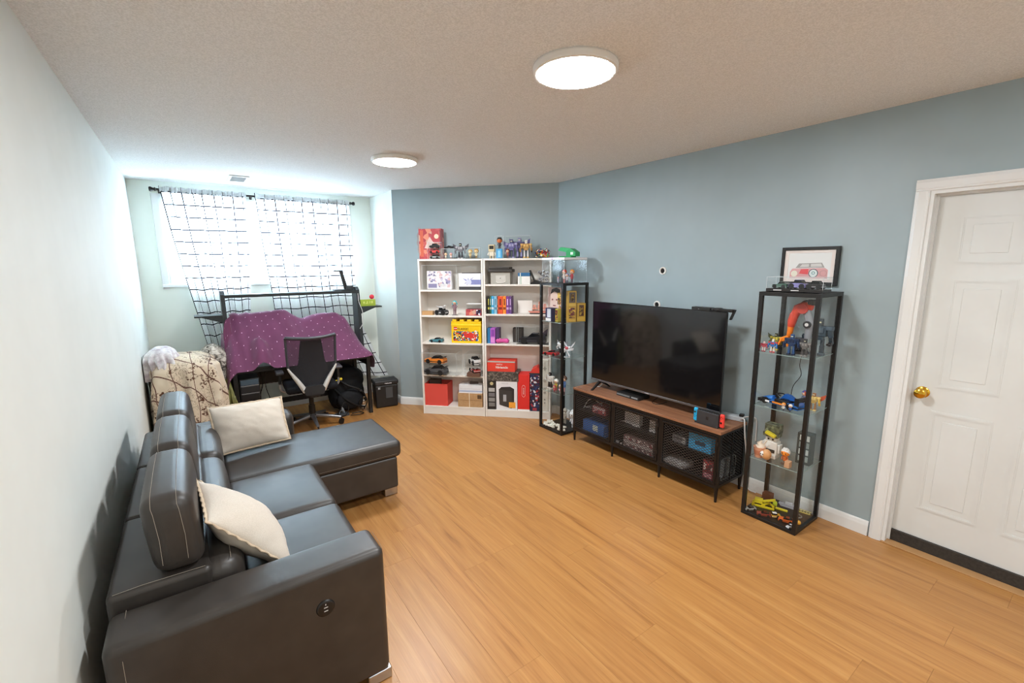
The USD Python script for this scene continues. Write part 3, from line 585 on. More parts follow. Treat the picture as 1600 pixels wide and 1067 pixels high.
# ------------------------------------------------------------------ glass display cabinets
def cabinet(label, x0, y0, W, D, Hh, tag2):
    """black framed glass cabinet; W along y, D along x"""
    T = Thing('display_cabinet', label, 'display cabinet', (x0 + D / 2, y0 + W / 2, 0)); P = lambda n, m, mt, **k: T.part(n, m, mt, world=True, **k)
    x1, y1, s = x0 + D, y0 + W, .024
    P('base', MB().box((x0, y0, 0), (x1, y1, .022), .002), M_black)
    f = MB()
    for a, b, c, d in ((x0, y0, x1, y0 + s), (x0, y1 - s, x1, y1), (x0, y0, x0 + s, y1), (x1 - s, y0, x1, y1)): f.box((a, b, Hh - s), (c, d, Hh))
    P('top_rim', f.fuse(), M_black)
    P('top_board', MB().box((x0 + s, y0 + s, Hh - .012), (x1 - s, y1 - s, Hh - .004)), M_black) 
    for a in (x0, x1 - s):
        for b in (y0, y1 - s): P('post', MB().box((a, b, .02), (a + s, b + s, Hh - s), .0015), M_black)
    g = .004
    P('pane', MB().quad((x0 + .010, y0 + s, .022), (x0 + .010, y1 - s, Hh - s)), M_glass)
    P('pane', MB().quad((x1 - .010, y0 + s, .022), (x1 - .010, y1 - s, Hh - s)), M_glass)
    P('pane', MB().quad((x0 + s, y0 + .010, .022), (x1 - s, y0 + .010, Hh - s)), M_glass)
    P('pane', MB().quad((x0 + s, y1 - .010, .022), (x1 - s, y1 - .010, Hh - s)), M_glass)
    for z in (.42, .79, 1.15):
        q = .0035; ed = MB().box((x0 + .012, y0 + .012, z - .005), (x0 + .012 + q, y1 - .012, z - .0008)).box((x1 - .012 - q, y0 + .012, z - .005), (x1 - .012, y1 - .012, z - .0008))
        ed.box((x0 + .012 + q, y0 + .012, z - .005), (x1 - .012 - q, y0 + .012 + q, z - .0008)).box((x0 + .012 + q, y1 - .012 - q, z - .005), (x1 - .012 - q, y1 - .012, z - .0008))
        sp = P('glass_shelf', MB().quad((x0 + .012, y0 + .012, z - .0005), (x1 - .012, y1 - .012, z - .0005)), M_shelfglass)
        P('shelf_edge', ed, C('#8fa39f', .2), under=sp)
    return T
M_shelfglass = see_through('tinted_shelf_glass', (.93, .96, .955), .05, .6)
cabR = cabinet('tall black framed glass display cabinet beside the white door', -.3817, 1.082, .350, .343, 1.540, 'right')
cabL = cabinet('tall black framed glass display cabinet between the white bookcases and the media bench', -.436, 3.245, .353, .346, 1.540, 'left')

# ------------------------------------------------------------------ bookcases
BO = np.array([-1.2572, 4.7438, 0.0]); BA = -45.2; BS = np.array([.7046, -.7096, 0]); BN = np.array([.7096, .7046, 0]); BD = .225
def K(u, d, z=0): return BO + BS * u + BN * d + np.array([0, 0, z])
def bookcase(label, u0, W, Hh, shelves):
    T = Thing('bookcase', label, 'bookcase', K(u0 + W / 2, BD / 2), BA); t = .02; y0, y1 = -BD / 2, BD / 2
    for s in (-1, 1): T.part('side_panel', MB().box((s * W / 2, y0, 0), (s * (W / 2 - t), y1, Hh), .001), M_shelf)
    T.part('top_board', MB().box((-W / 2 + t, y0, Hh - .022), (W / 2 - t, y1, Hh), .001), M_shelf)
    T.part('plinth', MB().box((-W / 2 + t, y0 + .004, 0), (W / 2 - t, y0 + .02, shelves[0] - .02), .001), M_shelf)
    for z in shelves: T.part('shelf', MB().box((-W / 2 + t, y0 + .002, z - .02), (W / 2 - t, y1 - .004, z), .001), M_shelf)
    T.part('back_panel', MB().box((-W / 2 + .004, y1 - .004, .01), (W / 2 - .004, y1, Hh - .004)), M_shelf)
ZL = (.10, .475, .85, 1.163, 1.45); ZR = (.085, .852, 1.186, 1.512)
bookcase('white bookcase on the left, holding the yellow brick box', 0.0, .744, 1.79, ZL)
bookcase('white bookcase on the right, partly behind the glass cabinet', .748, .744, 1.79, ZR)

# ------------------------------------------------------------------ builders for toys, figures and cases
def car(name, label, loc, rz, L, col, W=None, Hh=None, glass='#15181c', style='sport', trim=None, group=None, cat='model car'):
    W = W or L * .44; Hh = Hh or L * .27; T = Thing(name, label, cat, loc, rz, group); r = Hh * (.30 if style != 'truck' else .34); x = L / 2; z0 = r * .55
    P = {'sport': [(-x, z0), (-x, .42), (-x * .92, .58), (-.30 * x, .66), (.55 * x, .78), (.96 * x, .72), (x, .5), (x, z0)],
         'race': [(-x, z0), (-x, .22), (-.5 * x, .34), (-.15 * x, .52), (.5 * x, .62), (.9 * x, .5), (x, .4), (x, z0)],
         'classic': [(-x, z0), (-x * .98, .45), (-.8 * x, .6), (-.35 * x, .66), (.6 * x, .66), (.95 * x, .58), (x, .42), (x, z0)],
         'truck': [(-x, z0), (-x, .55), (-.9 * x, .62), (-.3 * x, .64), (.98 * x, .64), (x, .55), (x, z0)]}[style]
    pf = [(a, b if b <= z0 else b * Hh) for a, b in P]; pf = [(a, max(b, z0)) for a, b in pf]
    T.part('body', MB().prism(pf, W * .92, (0, W * .46, 0), (1, 0, 0), (0, 0, 1)), C(col, .3, 0, .5, .4))
    Cb = {'sport': [(-.38, .62), (-.05, 1.0), (.42, .98), (.78, .74)], 'race': [(-.05, .5), (.1, .78), (.35, .8), (.6, .58)], 'classic': [(-.5, .6), (-.32, 1.0), (.45, 1.0), (.75, .6)], 'truck': [(-.35, .6), (-.22, 1.0), (.45, 1.0), (.55, .6)]}[style]
    T.part('cabin', MB().prism([(a * x, b * Hh) for a, b in Cb], W * .72, (0, W * .36, 0), (1, 0, 0), (0, 0, 1)), C(glass, .15))
    T.part('roof', MB().box((Cb[1][0] * x, -W * .34, Hh * (Cb[1][1] - .01)), (Cb[2][0] * x, W * .34, Hh * (Cb[1][1] + .025))), C(trim or col, .3))
    for sx in (-.62, .62):
        for sy in (-1, 1): T.part('wheel', MB().cyl((sx * x, sy * W * .38, r), (sx * x, sy * W * .5, r), r, n=14), C('#161616', .7))
    if style in ('sport', 'race'):
        T.part('spoiler', MB().box((.84 * x, -W * .45, Hh * .9), (1.0 * x, W * .45, Hh * .94)).box((.88 * x, -W * .3, Hh * .5), (.93 * x, -W * .27, Hh * .9)).box((.88 * x, W * .27, Hh * .5), (.93 * x, W * .3, Hh * .9)), C(trim or '#1a1a1a', .4))
    if trim: T.part('stripe', MB().box((-x * 1.004, -W * .465, z0 + .1 * Hh), (x * 1.004, W * .465, z0 + .2 * Hh)), C(trim, .4))
    return T
def robot(name, label, loc, rz, h, col, col2, col3=None, lean=0, gun=False, wings=None, group=None, cat='toy robot', head=None):
    T = Thing(name, label, cat, loc, rz, group); c, d, e = C(col, .4), C(col2, .4), C(col3 or col2, .4); k = h
    for s in (-1, 1):
        T.part('leg', MB().box((s * .05 * k, -.05 * k, .06 * k), (s * .15 * k, .05 * k, .27 * k), .008 * k).box((s * .06 * k, -.045 * k, .25 * k), (s * .14 * k, .045 * k, .46 * k), .008 * k), d if s < 0 else d)
        T.part('boot', MB().box((s * .035 * k, -.12 * k, 0), (s * .17 * k, .06 * k, .07 * k), .008 * k), e)
        T.part('arm', MB().ob((s * .27 * k, -.01 * k, .62 * k), (.10 * k, .12 * k, .22 * k), R3(ry=-s * 12), .01 * k).ob((s * (.30 + .02) * k, -.07 * k, .44 * k), (.085 * k, .09 * k, .22 * k), R3(rx=24), .01 * k), c)
        T.part('shoulder', MB().add(rbox(.15 * k, .17 * k, .11 * k, .02 * k), (s * .25 * k, 0, .75 * k)), e)
    T.part('torso', MB().box((-.19 * k, -.09 * k, .52 * k), (.19 * k, .09 * k, .80 * k), .02 * k).box((-.12 * k, -.07 * k, .42 * k), (.12 * k, .07 * k, .54 * k), .01 * k), c)
    T.part('chest_plate', MB().box((-.13 * k, -.115 * k, .62 * k), (-.015 * k, -.085 * k, .76 * k), .006 * k).box((.015 * k, -.115 * k, .62 * k), (.13 * k, -.085 * k, .76 * k), .006 * k), e)
    hd = T.part('head', MB().box((-.07 * k, -.07 * k, .80 * k), (.07 * k, .07 * k, .96 * k), .015 * k).box((-.085 * k, -.02 * k, .86 * k), (.085 * k, .02 * k, 1.0 * k), .01 * k), C(head or col2, .4))
    T.part('visor', MB().box((-.05 * k, -.074 * k, .88 * k), (.05 * k, -.068 * k, .92 * k)), C('#d8d4b0', .3), under=hd)
    if wings:
        for s in (-1, 1): T.part('wing', MB().prism([(s * .1 * k, .7 * k), (s * .55 * k, .98 * k), (s * .5 * k, .72 * k), (s * .3 * k, .55 * k)], .02 * k, (0, .12 * k, 0), (1, 0, 0), (0, 0, 1)), C(wings, .4))
    if gun: T.part('weapon', MB().cyl((.33 * k, -.10 * k, .36 * k), (.33 * k, -.34 * k, .36 * k), .025 * k).box((.30 * k, -.2 * k, .30 * k), (.36 * k, -.08 * k, .40 * k)), C('#26262a', .4))
    return T
def figure(name, label, loc, rz, h, hair, top, legs, skin='#e0b699', big=.30, group=None, hairlen=.5, cat='figurine', prop=None, base=None):
    T = Thing(name, label, cat, loc, rz, group); k = h; rh = big * k / 2; zh = k - rh; zb = zh - rh * .85; w = .13 * k
    z00 = 0
    if base: T.part('stand', MB().cyl((0, 0, 0), (0, 0, .03 * k), .22 * k, n=20), C(base, .3)); z00 = .03 * k
    hip = z00 + (zb - z00) * .48
    for s in (-1, 1):
        T.part('leg', MB().tubev([(s * .06 * k, -.03 * k, z00 + .012 * k), (s * .06 * k, 0, z00 + .03 * k), (s * .055 * k, 0, hip)], [.035 * k, .038 * k, .05 * k], 10), C(legs, .5))
        T.part('arm', MB().tubev([(s * w * .85, 0, zb - .03 * k), (s * w * 1.35, -.02 * k, zb - .14 * k), (s * w * 1.1, -.09 * k, zb - .22 * k)], [.032 * k, .03 * k, .026 * k], 8).sph((s * w * 1.1, -.10 * k, zb - .23 * k), .03 * k, sub=1), C(top, .5))
    T.part('torso', MB().tubev([(0, 0, hip - .03 * k), (0, 0, (hip + zb) / 2), (0, 0, zb - .02 * k), (0, 0, zb + .03 * k)], [.11 * k, .105 * k, .10 * k, .045 * k], 14), C(top, .5))
    hd = T.part('head', MB().sph((0, 0, zh), rh, (1, .92, .95)), C(skin, .45), smooth=True)
    fc = MB()
    for s in (-1, 1): fc.sph((s * rh * .36, -rh * .84, zh), rh * .13, sub=1)
    T.part('eye', fc, C('#1b1716', .3), under=hd)
    hm = MB().sph((0, rh * .14, zh + rh * .16), rh * 1.04, (1.02, .95, .95))
    if hairlen > .3:
        for s in (-1, 1): hm.tubev([(s * rh * .85, rh * .1, zh + rh * .3), (s * rh * 1.15, rh * .2, zh - rh * .5), (s * rh * 1.05, rh * .2, zh - rh * (.8 + hairlen * 2))], [rh * .3, rh * .32, rh * .08], 8)
    for a in range(5): hm.sph((rh * .5 * math.cos(a * 1.26 + .3), rh * .1 + rh * .4 * math.sin(a * 1.26), zh + rh * .92), rh * .28, (1, 1, .8), 1)
    T.part('hair', hm, C(hair, .5), under=hd)
    if prop: T.part('accessory', MB().cyl((w * 1.2, -.12 * k, hip - .1 * k), (w * 1.25, -.16 * k, zb + .25 * k), .018 * k).box((w * .9, -.15 * k, zb + .02 * k), (w * 1.6, -.13 * k, zb + .10 * k)), C(prop, .35))
    return T
def case(name, label, loc, rz, e, tiers=(), base=None, group=None, lid=None):
    """clear acrylic case; tiers: heights of inner shelves"""
    w, d, h = e; T = Thing(name, label, 'display case', loc, rz, group); t = .0025; b0 = (.018 if e[0] > .25 else .006) if base else t
    T.part('base', MB().box((-w / 2, -d / 2, 0), (w / 2, d / 2, b0), .001 if base else 0), C(base, .35) if base else M_acrylic)
    for s in (-1, 1):
        T.part('side_pane', MB().quad((s * w / 2, -d / 2, b0), (s * w / 2, d / 2, h)), M_acrylic)
        T.part('pane', MB().quad((-w / 2, s * d / 2, b0), (w / 2, s * d / 2, h)), M_acrylic)
    T.part('top_pane', MB().quad((-w / 2, -d / 2, h), (w / 2, d / 2, h)), M_acrylic)
    for z in tiers: T.part('tier', MB().quad((-w / 2 + t, -d / 2 + t, z - .0005), (w / 2 - t, d / 2 - t, z - .0005)), M_acrylic)
    ed = MB(); q = .0016
    for sx in (-1, 1):
        for sy in (-1, 1): ed.box((sx * (w / 2 - q), sy * (d / 2 - q), b0), (sx * (w / 2 + .0004), sy * (d / 2 + .0004), h))
    for sy in (-1, 1): ed.box((-w / 2, sy * (d / 2 - q), h - q), (w / 2, sy * (d / 2 + .0004), h + .0004))
    for sx in (-1, 1): ed.box((sx * (w / 2 - q), -d / 2, h - q), (sx * (w / 2 + .0004), d / 2, h + .0004))
    T.part('polished_edge', ed, M_acredge)
    if lid: T.part('lid', MB().box((-w / 2 - .003, -d / 2 - .003, h), (w / 2 + .003, d / 2 + .003, h + lid[1]), .003), C(lid[0], .35))
    return T
P_gift = printed('festive_print', ['#b04148', '#c25a58', '#a83a43', '#d98a72', '#c9a08c', '#b34a50'], 22)
P_multi = printed('toy_art_print', ['#d8342f', '#2f5cab', '#e8b637', '#efe9e2', '#3a7f4b', '#d77a2f', '#3c2f3a'], 60)
P_lilac = printed('lilac_art_print', ['#e3dde3', '#cfc6d6', '#efeaea', '#9f95b8', '#d9b6b8', '#7d7896', '#efe9ea'], 40)
P_navy = printed('navy_red_print', ['#1f2a4c', '#2b3f6d', '#a8303a', '#d6d6dc', '#15182a', '#4a2230', '#27365e'], 48)
P_gold = printed('gold_box_print', ['#c39a36', '#8a6a2a', '#4c3a30', '#d9b54a', '#6b2c35', '#a88432'], 55)

# ------------------------------------------------------------------ left bookcase: top
Z = 1.79
def KB(n, lab, cat, u0, u1, d0, d1, z, h, col, faces=(), **k): return carton(n, lab, cat, K((u0 + u1) / 2, (d0 + d1) / 2, z), BA, (u1 - u0, d1 - d0, h), col, faces, **k)
t = KB('gift_box', 'tall red festive gift box in clear plastic, left end of the bookcase top', 'box', -.015, .25, .11, .20, Z, .335, P_gift, [(.06, .08, .2, .95, '#c95f45'), (.58, .55, .88, .92, '#b33f45'), (.93, .5, 1.0, .95, '#7a3438')])
t.part('medallion', MB().lathe([(0, .002), (.026, .002), (.026, 0)], (.075, -.0455, .25), 24, R3(rx=90)), C('#e9cdb0', .6))
t.part('snow_scene', MB().prism([(-.05, .16), (-.03, .2), (-.005, .25), (.02, .21), (.05, .17), (.06, .12), (-.07, .12)], .0012, (0, -.0448, 0), (1, 0, 0), (0, 0, 1)), C('#d9bdb4', .7))
g = np.linspace(0, 1, 14); ws = []
for i, a_ in enumerate(g): ws.append([(-.132 - .022 * math.sin(a_ * 3.1) - .006 * math.sin(i * 2.1), -.045 + .09 * b_ + .004 * math.sin(i * 1.7 + 5 * b_), .002 + .35 * a_) for b_ in np.linspace(0, 1, 5)])
t.part('plastic_wrap', MB().sheet(ws), mat('plastic_film', {'t': ('transparent_bsdf', {}), 'p': ('principled_bsdf', dict(base_color=lin('#e8c9c0'), roughness=.2)), 'm': ('mix_closure', dict(fac=.45))}, [('t.BSDF', 'm.closure1'), ('p.BSDF', 'm.closure2')], 'm.closure'), smooth=True)
case('display_case', 'clear three-tier case of small cars in front of the red gift box', K(.188, .055, Z), BA, (.145, .075, .183), (.062, .122))
for z, c, st, lab in ((.122, '#2b2a2c', 'classic', 'black miniature car on the top tier of the three-tier case'), (.062, '#d0302b', 'sport', 'red miniature car on the middle tier of the three-tier case'), (.003, '#8d8f8c', 'classic', 'grey miniature car on the bottom tier of the three-tier case')):
    car('miniature_car', lab, K(.188, .055, Z + z), BA - 8, .118, c, .048, .045, style=st)
case('display_case', 'small clear case holding two pale figurines beside the three-tier case', K(.342, .055, Z), BA, (.14, .075, .112))
figure('figurine', 'cream haired tiny figurine in the small clear case, left one', K(.312, .055, Z + .0025), BA, .062, '#d9b98a', '#e4d6c0', '#c7a27b', big=.5, hairlen=0)
figure('figurine', 'pink haired tiny figurine in the small clear case, right one', K(.372, .055, Z + .0025), BA, .062, '#d99aa0', '#e9c3c0', '#b78f86', big=.5, hairlen=0)
car('miniature_car', 'black miniature car parked on the lid of the small clear case', K(.35, .055, Z + .1125), BA - 6, .10, '#1d1c1f', .045, .03)
robot('stacked_robot', 'grey and black transforming robot between two clear cases on the left bookcase top', K(.482, .06, Z), BA, .168, '#6d6d72', '#2c2b30', '#a9a7ab', wings='#4a4850')
case('display_case', 'clear case with two golden furry figurines, right end of the left bookcase top', K(.63, .06, Z), BA, (.165, .09, .118), base='#3d4336')
figure('figurine', 'golden furry figurine, left one in the right-hand clear case', K(.592, .06, Z + .006), BA, .092, '#c99f58', '#d9bf8a', '#c5a15f', skin='#e6d3a8', big=.5, hairlen=0)
figure('figurine', 'golden furry figurine, right one in the right-hand clear case', K(.66, .06, Z + .006), BA, .098, '#b9893f', '#e3d6b0', '#a98345', skin='#dcc091', big=.5, hairlen=0)
# shelf 1
Z = 1.45
case('display_case', 'big clear case around a white and lilac model kit box on the top shelf', K(.24, .105, Z), BA, (.40, .17, .272))
KB('model_kit_box', 'white model kit box with lilac artwork inside the big clear case', 'box', .07, .36, .09, .15, Z + .0025, .205, '#e6e1e3', [(.02, .72, .98, .97, P_lilac), (.45, .1, .95, .68, P_lilac), (.05, .08, .4, .3, '#8b84a8'), (.08, .38, .38, .62, P_lilac), (.52, .08, .82, .3, '#eeeaea')])
t = KB('model_kit_box', 'white box with a purple-blue robot on its front, right end of the top shelf', 'box', .465, .715, .02, .10, Z, .18, '#e9e7e8', [(.0, .0, 1, .2, '#3d3c40'), (.55, .32, 1, .62, '#7f83b4')])
b_ = MB()
for a0, a1, w0 in ((-15, 75, .03), (40, 80, .022), (150, 75, .03), (205, 60, .02), (-40, 50, .018), (235, 50, .018), (95, 45, .02)):
    ca, sa = math.cos(math.radians(a0)), math.sin(math.radians(a0)); L = a1 / 1000
    b_.prism([(-sa * w0 / 2, ca * w0 / 2), (ca * L, sa * L), (sa * w0 / 2, -ca * w0 / 2)], .0012, (-.015, -.0405, .09), (1, 0, 0), (0, 0, 1))
t.part('printed_robot', b_, C('#8a8cbc', .5)); t.part('printed_robot', MB().prism([(-.03, 0), (-.02, .035), (0, .02), (.02, .04), (.032, .0), (.02, -.04), (0, -.02), (-.02, -.045)], .0016, (-.012, -.0408, .085), (1, 0, 0), (0, 0, 1)), C('#c9cbdc', .5))
KB('tablet_box', 'thin black flat box lying on the white robot box', 'box', .50, .715, .02, .11, Z + .18, .008, '#4a4748')
# shelf 2
Z = 1.163
carton('wooden_block', 'small tan wooden block at the left end of the second shelf', 'block', K(.085, .05, Z), BA, (.13, .06, .046), M_card, [(.05, .1, .95, .9, '#c79a68', 'end_grain')])
T0 = car('toy_vehicle', 'black and white armoured toy vehicle on the second shelf', K(.242, .06, Z), BA - 20, .14, '#4c4d50', .075, .085, style='truck', trim='#d9d8d6', cat='toy vehicle')
T0.part('turret', MB().box((-.02, -.025, .07), (.035, .025, .098), .004).cyl((-.02, 0, .088), (-.07, -.01, .10), .006).sph((.03, .02, .10), .014), C('#c9c7c6', .5))
figure('figurine', 'turquoise haired figurine standing on the second shelf', K(.40, .05, Z), BA, .163, '#45b3bd', '#8d6f78', '#7a5a63', big=.27, hairlen=.9, base='#8d8a88')
KB('puzzle_box', 'red and blue printed puzzle box at the right end of the second shelf', 'box', .535, .71, .02, .12, Z, .072, '#a74b55', [(.02, .08, .66, .92, P_gift), (.7, .08, .98, .92, P_navy)])
case('display_case', 'flat clear lidded tray on top of the red and blue puzzle box', K(.628, .07, Z + .072), BA, (.165, .10, .055), lid=('#ece9e6', .006))
# shelf 3
Z = .85
car('toy_car', 'teal and grey toy sports car on the middle shelf left of the yellow box', K(.175, .045, Z), BA - 5, .16, '#4d8f9c', .066, .052, trim='#3a4b52')
t = KB('brick_box', 'large yellow toy brick box with studded lid on the middle shelf', 'toy box', .362, .705, .02, .17, Z, .245, '#f0c419', [(.06, .10, .92, .55, P_multi)], rough=.3)
for k in range(4): t.part('stud', MB().box((-.16 + .086 * k, -.075, .245), (-.11 + .086 * k, .06, .268), .006), C('#f0c419', .3))
t.part('lid_band', MB().box((-.174, -.078, .195), (.174, .077, .215), .003), C('#f4cc26', .3))
t.part('logo_square', MB().box((-.142, -.077, .148), (-.104, -.0752, .184)), C('#d6281f', .4))
t.part('lettering', MB().text('LEGO', .011, (-.123, -.0768, .166), d=.001, bold=True), C('#fdfdfb', .4))
t.part('lettering', MB().text('CLASSIC', .022, (-.035, -.0755, .162), d=.0015, bold=True), C('#6b4a12', .4))
t.part('printed_figure', MB().prism([(0, 0), (.03, .02), (.09, .035), (.13, .01), (.10, -.03), (.02, -.025)], .0012, (-.03, -.0762, .088), (1, 0, 0), (0, 0, 1)), C('#d8352c', .4))
t.part('printed_figure', MB().sph((.11, -.0755, .135), .012, (1, .1, 1)), C('#efe8dd', .4))
# shelf 4
Z = .475
case('display_case', 'wide clear two-tier case with an orange car above a grey car, overhanging the lower shelf', K(.231, .045, Z), BA, (.415, .24, .268), (.132,))
car('model_car', 'orange brick-built sports car on the upper tier of the wide clear case', K(.165, .02, Z + .132), BA - 14, .25, '#e8842a', .10, .088, trim='#2a2624')
car('model_car', 'dark grey brick-built supercar on the lower tier of the wide clear case', K(.168, .02, Z + .0025), BA - 14, .265, '#55565a', .11, .105, trim='#222224')
case('display_case', 'clear two-tier case with black and white and red cars, right end of the lower shelf', K(.624, .045, Z), BA, (.195, .22, .262), (.13,))
car('model_car', 'black and white model car on the upper tier of the right-hand case', K(.622, .03, Z + .13), BA - 55, .18, '#e6e4e2', .085, .092, trim='#1b1b1d')
T0 = car('model_car', 'red open racing car on a brown plinth in the right-hand case', K(.622, .03, Z + .045), BA - 55, .17, '#b3302c', .085, .062, trim='#d8d5d0', style='race')
solo('plinth', MB().add(MB().ob((0, 0, .0215), (.15, .16, .04), None, .003).mesh(), K(.624, .03, Z + .0025), R3(rz=BA)), C('#6e4e3f', .6), 'brown wooden plinth under the red open racing car', 'plinth')
# bottom
Z = .10
t = carton('storage_cube', 'red open fabric storage cube on the bottom shelf', 'storage box', K(.158, .115, Z), BA, (.275, .20, .262), C('#d84b3f', .75), open_top=True)
carton('game_box', 'dark brown box standing inside the red storage cube', 'box', K(.11, .14, Z + .003), BA, (.13, .07, .285), '#4a3a30')
t = carton('shipping_box', 'brown cardboard shipping box on the bottom shelf', 'box', K(.565, .095, Z), BA, (.29, .17, .165), M_card, [(.455, .0, .485, 1, '#dccfb8', 'tape'), (.80, .62, .97, .9, '#5d4730', 'label'), (.0, .485, 1, .505, '#8d6a45', 'flap_seam')])
t = carton('white_box', 'white blue-striped box lying on the brown shipping box', 'box', K(.572, .085, Z + .165), BA, (.275, .15, .10), '#e3e3e6', [(.0, .18, 1, .34, '#a9b9d6'), (.05, .5, .9, .55, '#c9cbd2')])
solo('stapler', MB().add(MB().box((-.05, -.015, 0), (.05, .015, .012), .003).ob((0, 0, .02), (.095, .02, .014), R3(ry=5), .004).mesh(), K(.60, .07, Z + .265), R3(rz=BA + 10)), C('#4b3a33', .5), 'small dark brown stapler on top of the white blue-striped box', 'stapler')

# ------------------------------------------------------------------ right bookcase: top
Z = 1.79
T0 = Thing('computer_robot', 'small beige robot with a screen for a head on the right bookcase top', 'toy robot', K(.838, .05, Z), BA)
hd = T0.part('head', MB().box((-.034, -.025, .072), (.034, .03, .148), .006), C('#cdb992', .5)); T0.part('screen', MB().box((-.024, -.027, .10), (.024, -.024, .135), .002), C('#2b2a26', .3), under=hd)
T0.part('body', MB().box((-.026, -.018, .026), (.026, .02, .074), .005), C('#d8cdb8', .5))
for s in (-1, 1):
    T0.part('leg', MB().box((s * .008, -.02, 0), (s * .024, .018, .028), .004), C('#bfae8c', .5)); T0.part('arm', MB().tubev([(s * .03, 0, .065), (s * .042, -.008, .045), (s * .034, -.022, .032)], [.007, .007, .006], 8), C('#e0d8c6', .5))
case('display_case', 'narrow tall clear case holding an orange-faced figurine', K(.922, .06, Z), BA, (.08, .075, .24))
carton('display_block', 'bright blue block at the bottom of the narrow tall case', 'block', K(.922, .06, Z + .0025), BA, (.066, .055, .10), '#4aa3d6', [(.3, .1, .7, .8, '#8cc9e6')])
figure('figurine', 'orange-faced dark haired figurine standing on the bright blue block', K(.922, .06, Z + .1025), BA, .118, '#2c2422', '#3f3a48', '#3b2b2b', skin='#e0763a', big=.5, hairlen=0)
case('display_case', 'large clear case crowded with purple toy robots on the right bookcase top', K(1.118, .075, Z), BA, (.29, .13, .238))
robot('toy_robot', 'tall purple winged robot at the left of the large clear case', K(1.05, .085, Z + .0025), BA, .20, '#6a659c', '#4c4875', '#a49fc4', wings='#7f79b5')
robot('toy_robot', 'dark violet robot at the back centre of the large clear case', K(1.135, .10, Z + .0025), BA, .215, '#544f82', '#8e88b4', '#39345c', wings='#605a94')
robot('toy_robot', 'white legged robot with a gold chest at the right of the large clear case', K(1.212, .07, Z + .0025), BA, .19, '#b98b4a', '#d9d6da', '#e0b468', gun=True)
figure('figurine', 'short reddish figurine at the front left of the large clear case', K(1.015, .035, Z + .0025), BA, .095, '#7b3a35', '#a85a4d', '#6a4a45', big=.42, hairlen=0)
m = MB(); rr = random.Random(11)
for k in range(26): m.ob((rr.uniform(-.07, .07), rr.uniform(-.035, .035), rr.uniform(.014, .085) * .9), (rr.uniform(.015, .035),) * 3, R3(rr.uniform(0, 90), rr.uniform(0, 90), rr.uniform(0, 90)), .003)
solo('brick_creature', MB().add(m.mesh(), K(1.395, .075, Z + .003), R3(rz=BA)), P_multi, 'colourful pile of toy bricks at the right end of the right bookcase top', 'toy bricks', smooth=False, kind='stuff')
# shelf 1
Z = 1.512
t = carton('storage_box', 'pale grey storage box with a dark lid on the top shelf of the right bookcase', 'storage box', K(.935, .09, Z), BA, (.215, .15, .155), '#a9a59c')
t.part('lid', MB().box((-.135, -.09, .128), (.135, .085, .163), .008).box((-.125, -.08, .162), (.11, .08, .185), .01), C('#37332f', .5), label='dark lid')
t.part('label_holder', MB().box((-.05, -.0775, .02), (.06, -.0745, .095), .002), C('#c2beb6', .4)); t.part('rivet', MB().cyl((.0, -.077, .065), (.0, -.080, .065), .006), M_steel)
t.part('pull', MB().wire([(-.045, -.077, .03), (-.03, -.079, .018), (.03, -.079, .018), (.05, -.077, .03)], .004), C('#dad6ce', .4))
t = carton('food_container', 'white tub with a blue lid on the top shelf of the right bookcase', 'tub', K(1.195, .07, Z), BA, (.135, .11, .085), '#ebe8e4', [(.12, .0, .2, 1, '#c9cfca'), (.24, .0, .28, 1, '#6fb08a')])
t.part('lid', MB().box((-.066, -.056, .085), (.066, .056, .122), .006), C('#2f6c9c', .4), label='blue lid'); t.part('lid_clip', MB().box((-.069, -.02, .08), (-.064, .02, .12)).box((-.045, -.059, .08), (-.035, -.055, .122)), C('#e4e8e6', .4))
t = Thing('tablet_stand', 'slanted black stand beside the blue-lidded tub', 'stand', K(1.315, .07, Z), BA)
t.part('foot', MB().prism([(-.055, 0), (.06, 0), (.05, .022), (.0, .045), (-.04, .02)], .08, (0, .04, 0), (1, 0, 0), (0, 0, 1)), M_black); t.part('back_rest', MB().ob((-.03, 0, .08), (.012, .09, .15), R3(ry=-24), .003), M_black)
m = MB(); rr = random.Random(4)
for k in range(18): m.sph((rr.uniform(-.05, .05), rr.uniform(-.03, .03), rr.uniform(.02, .14)), rr.uniform(.014, .026), (1, 1, .7), 1)
solo('foil_ornament', MB().add(m.mesh(), K(1.40, .11, Z - .004), R3(rz=BA)), printed('speckled_silver', ['#8d8b8c', '#d6d4d4', '#5c5a5c', '#b3b1b2'], 90), 'speckled silver bundle behind the slanted black stand', 'bundle', kind='stuff')
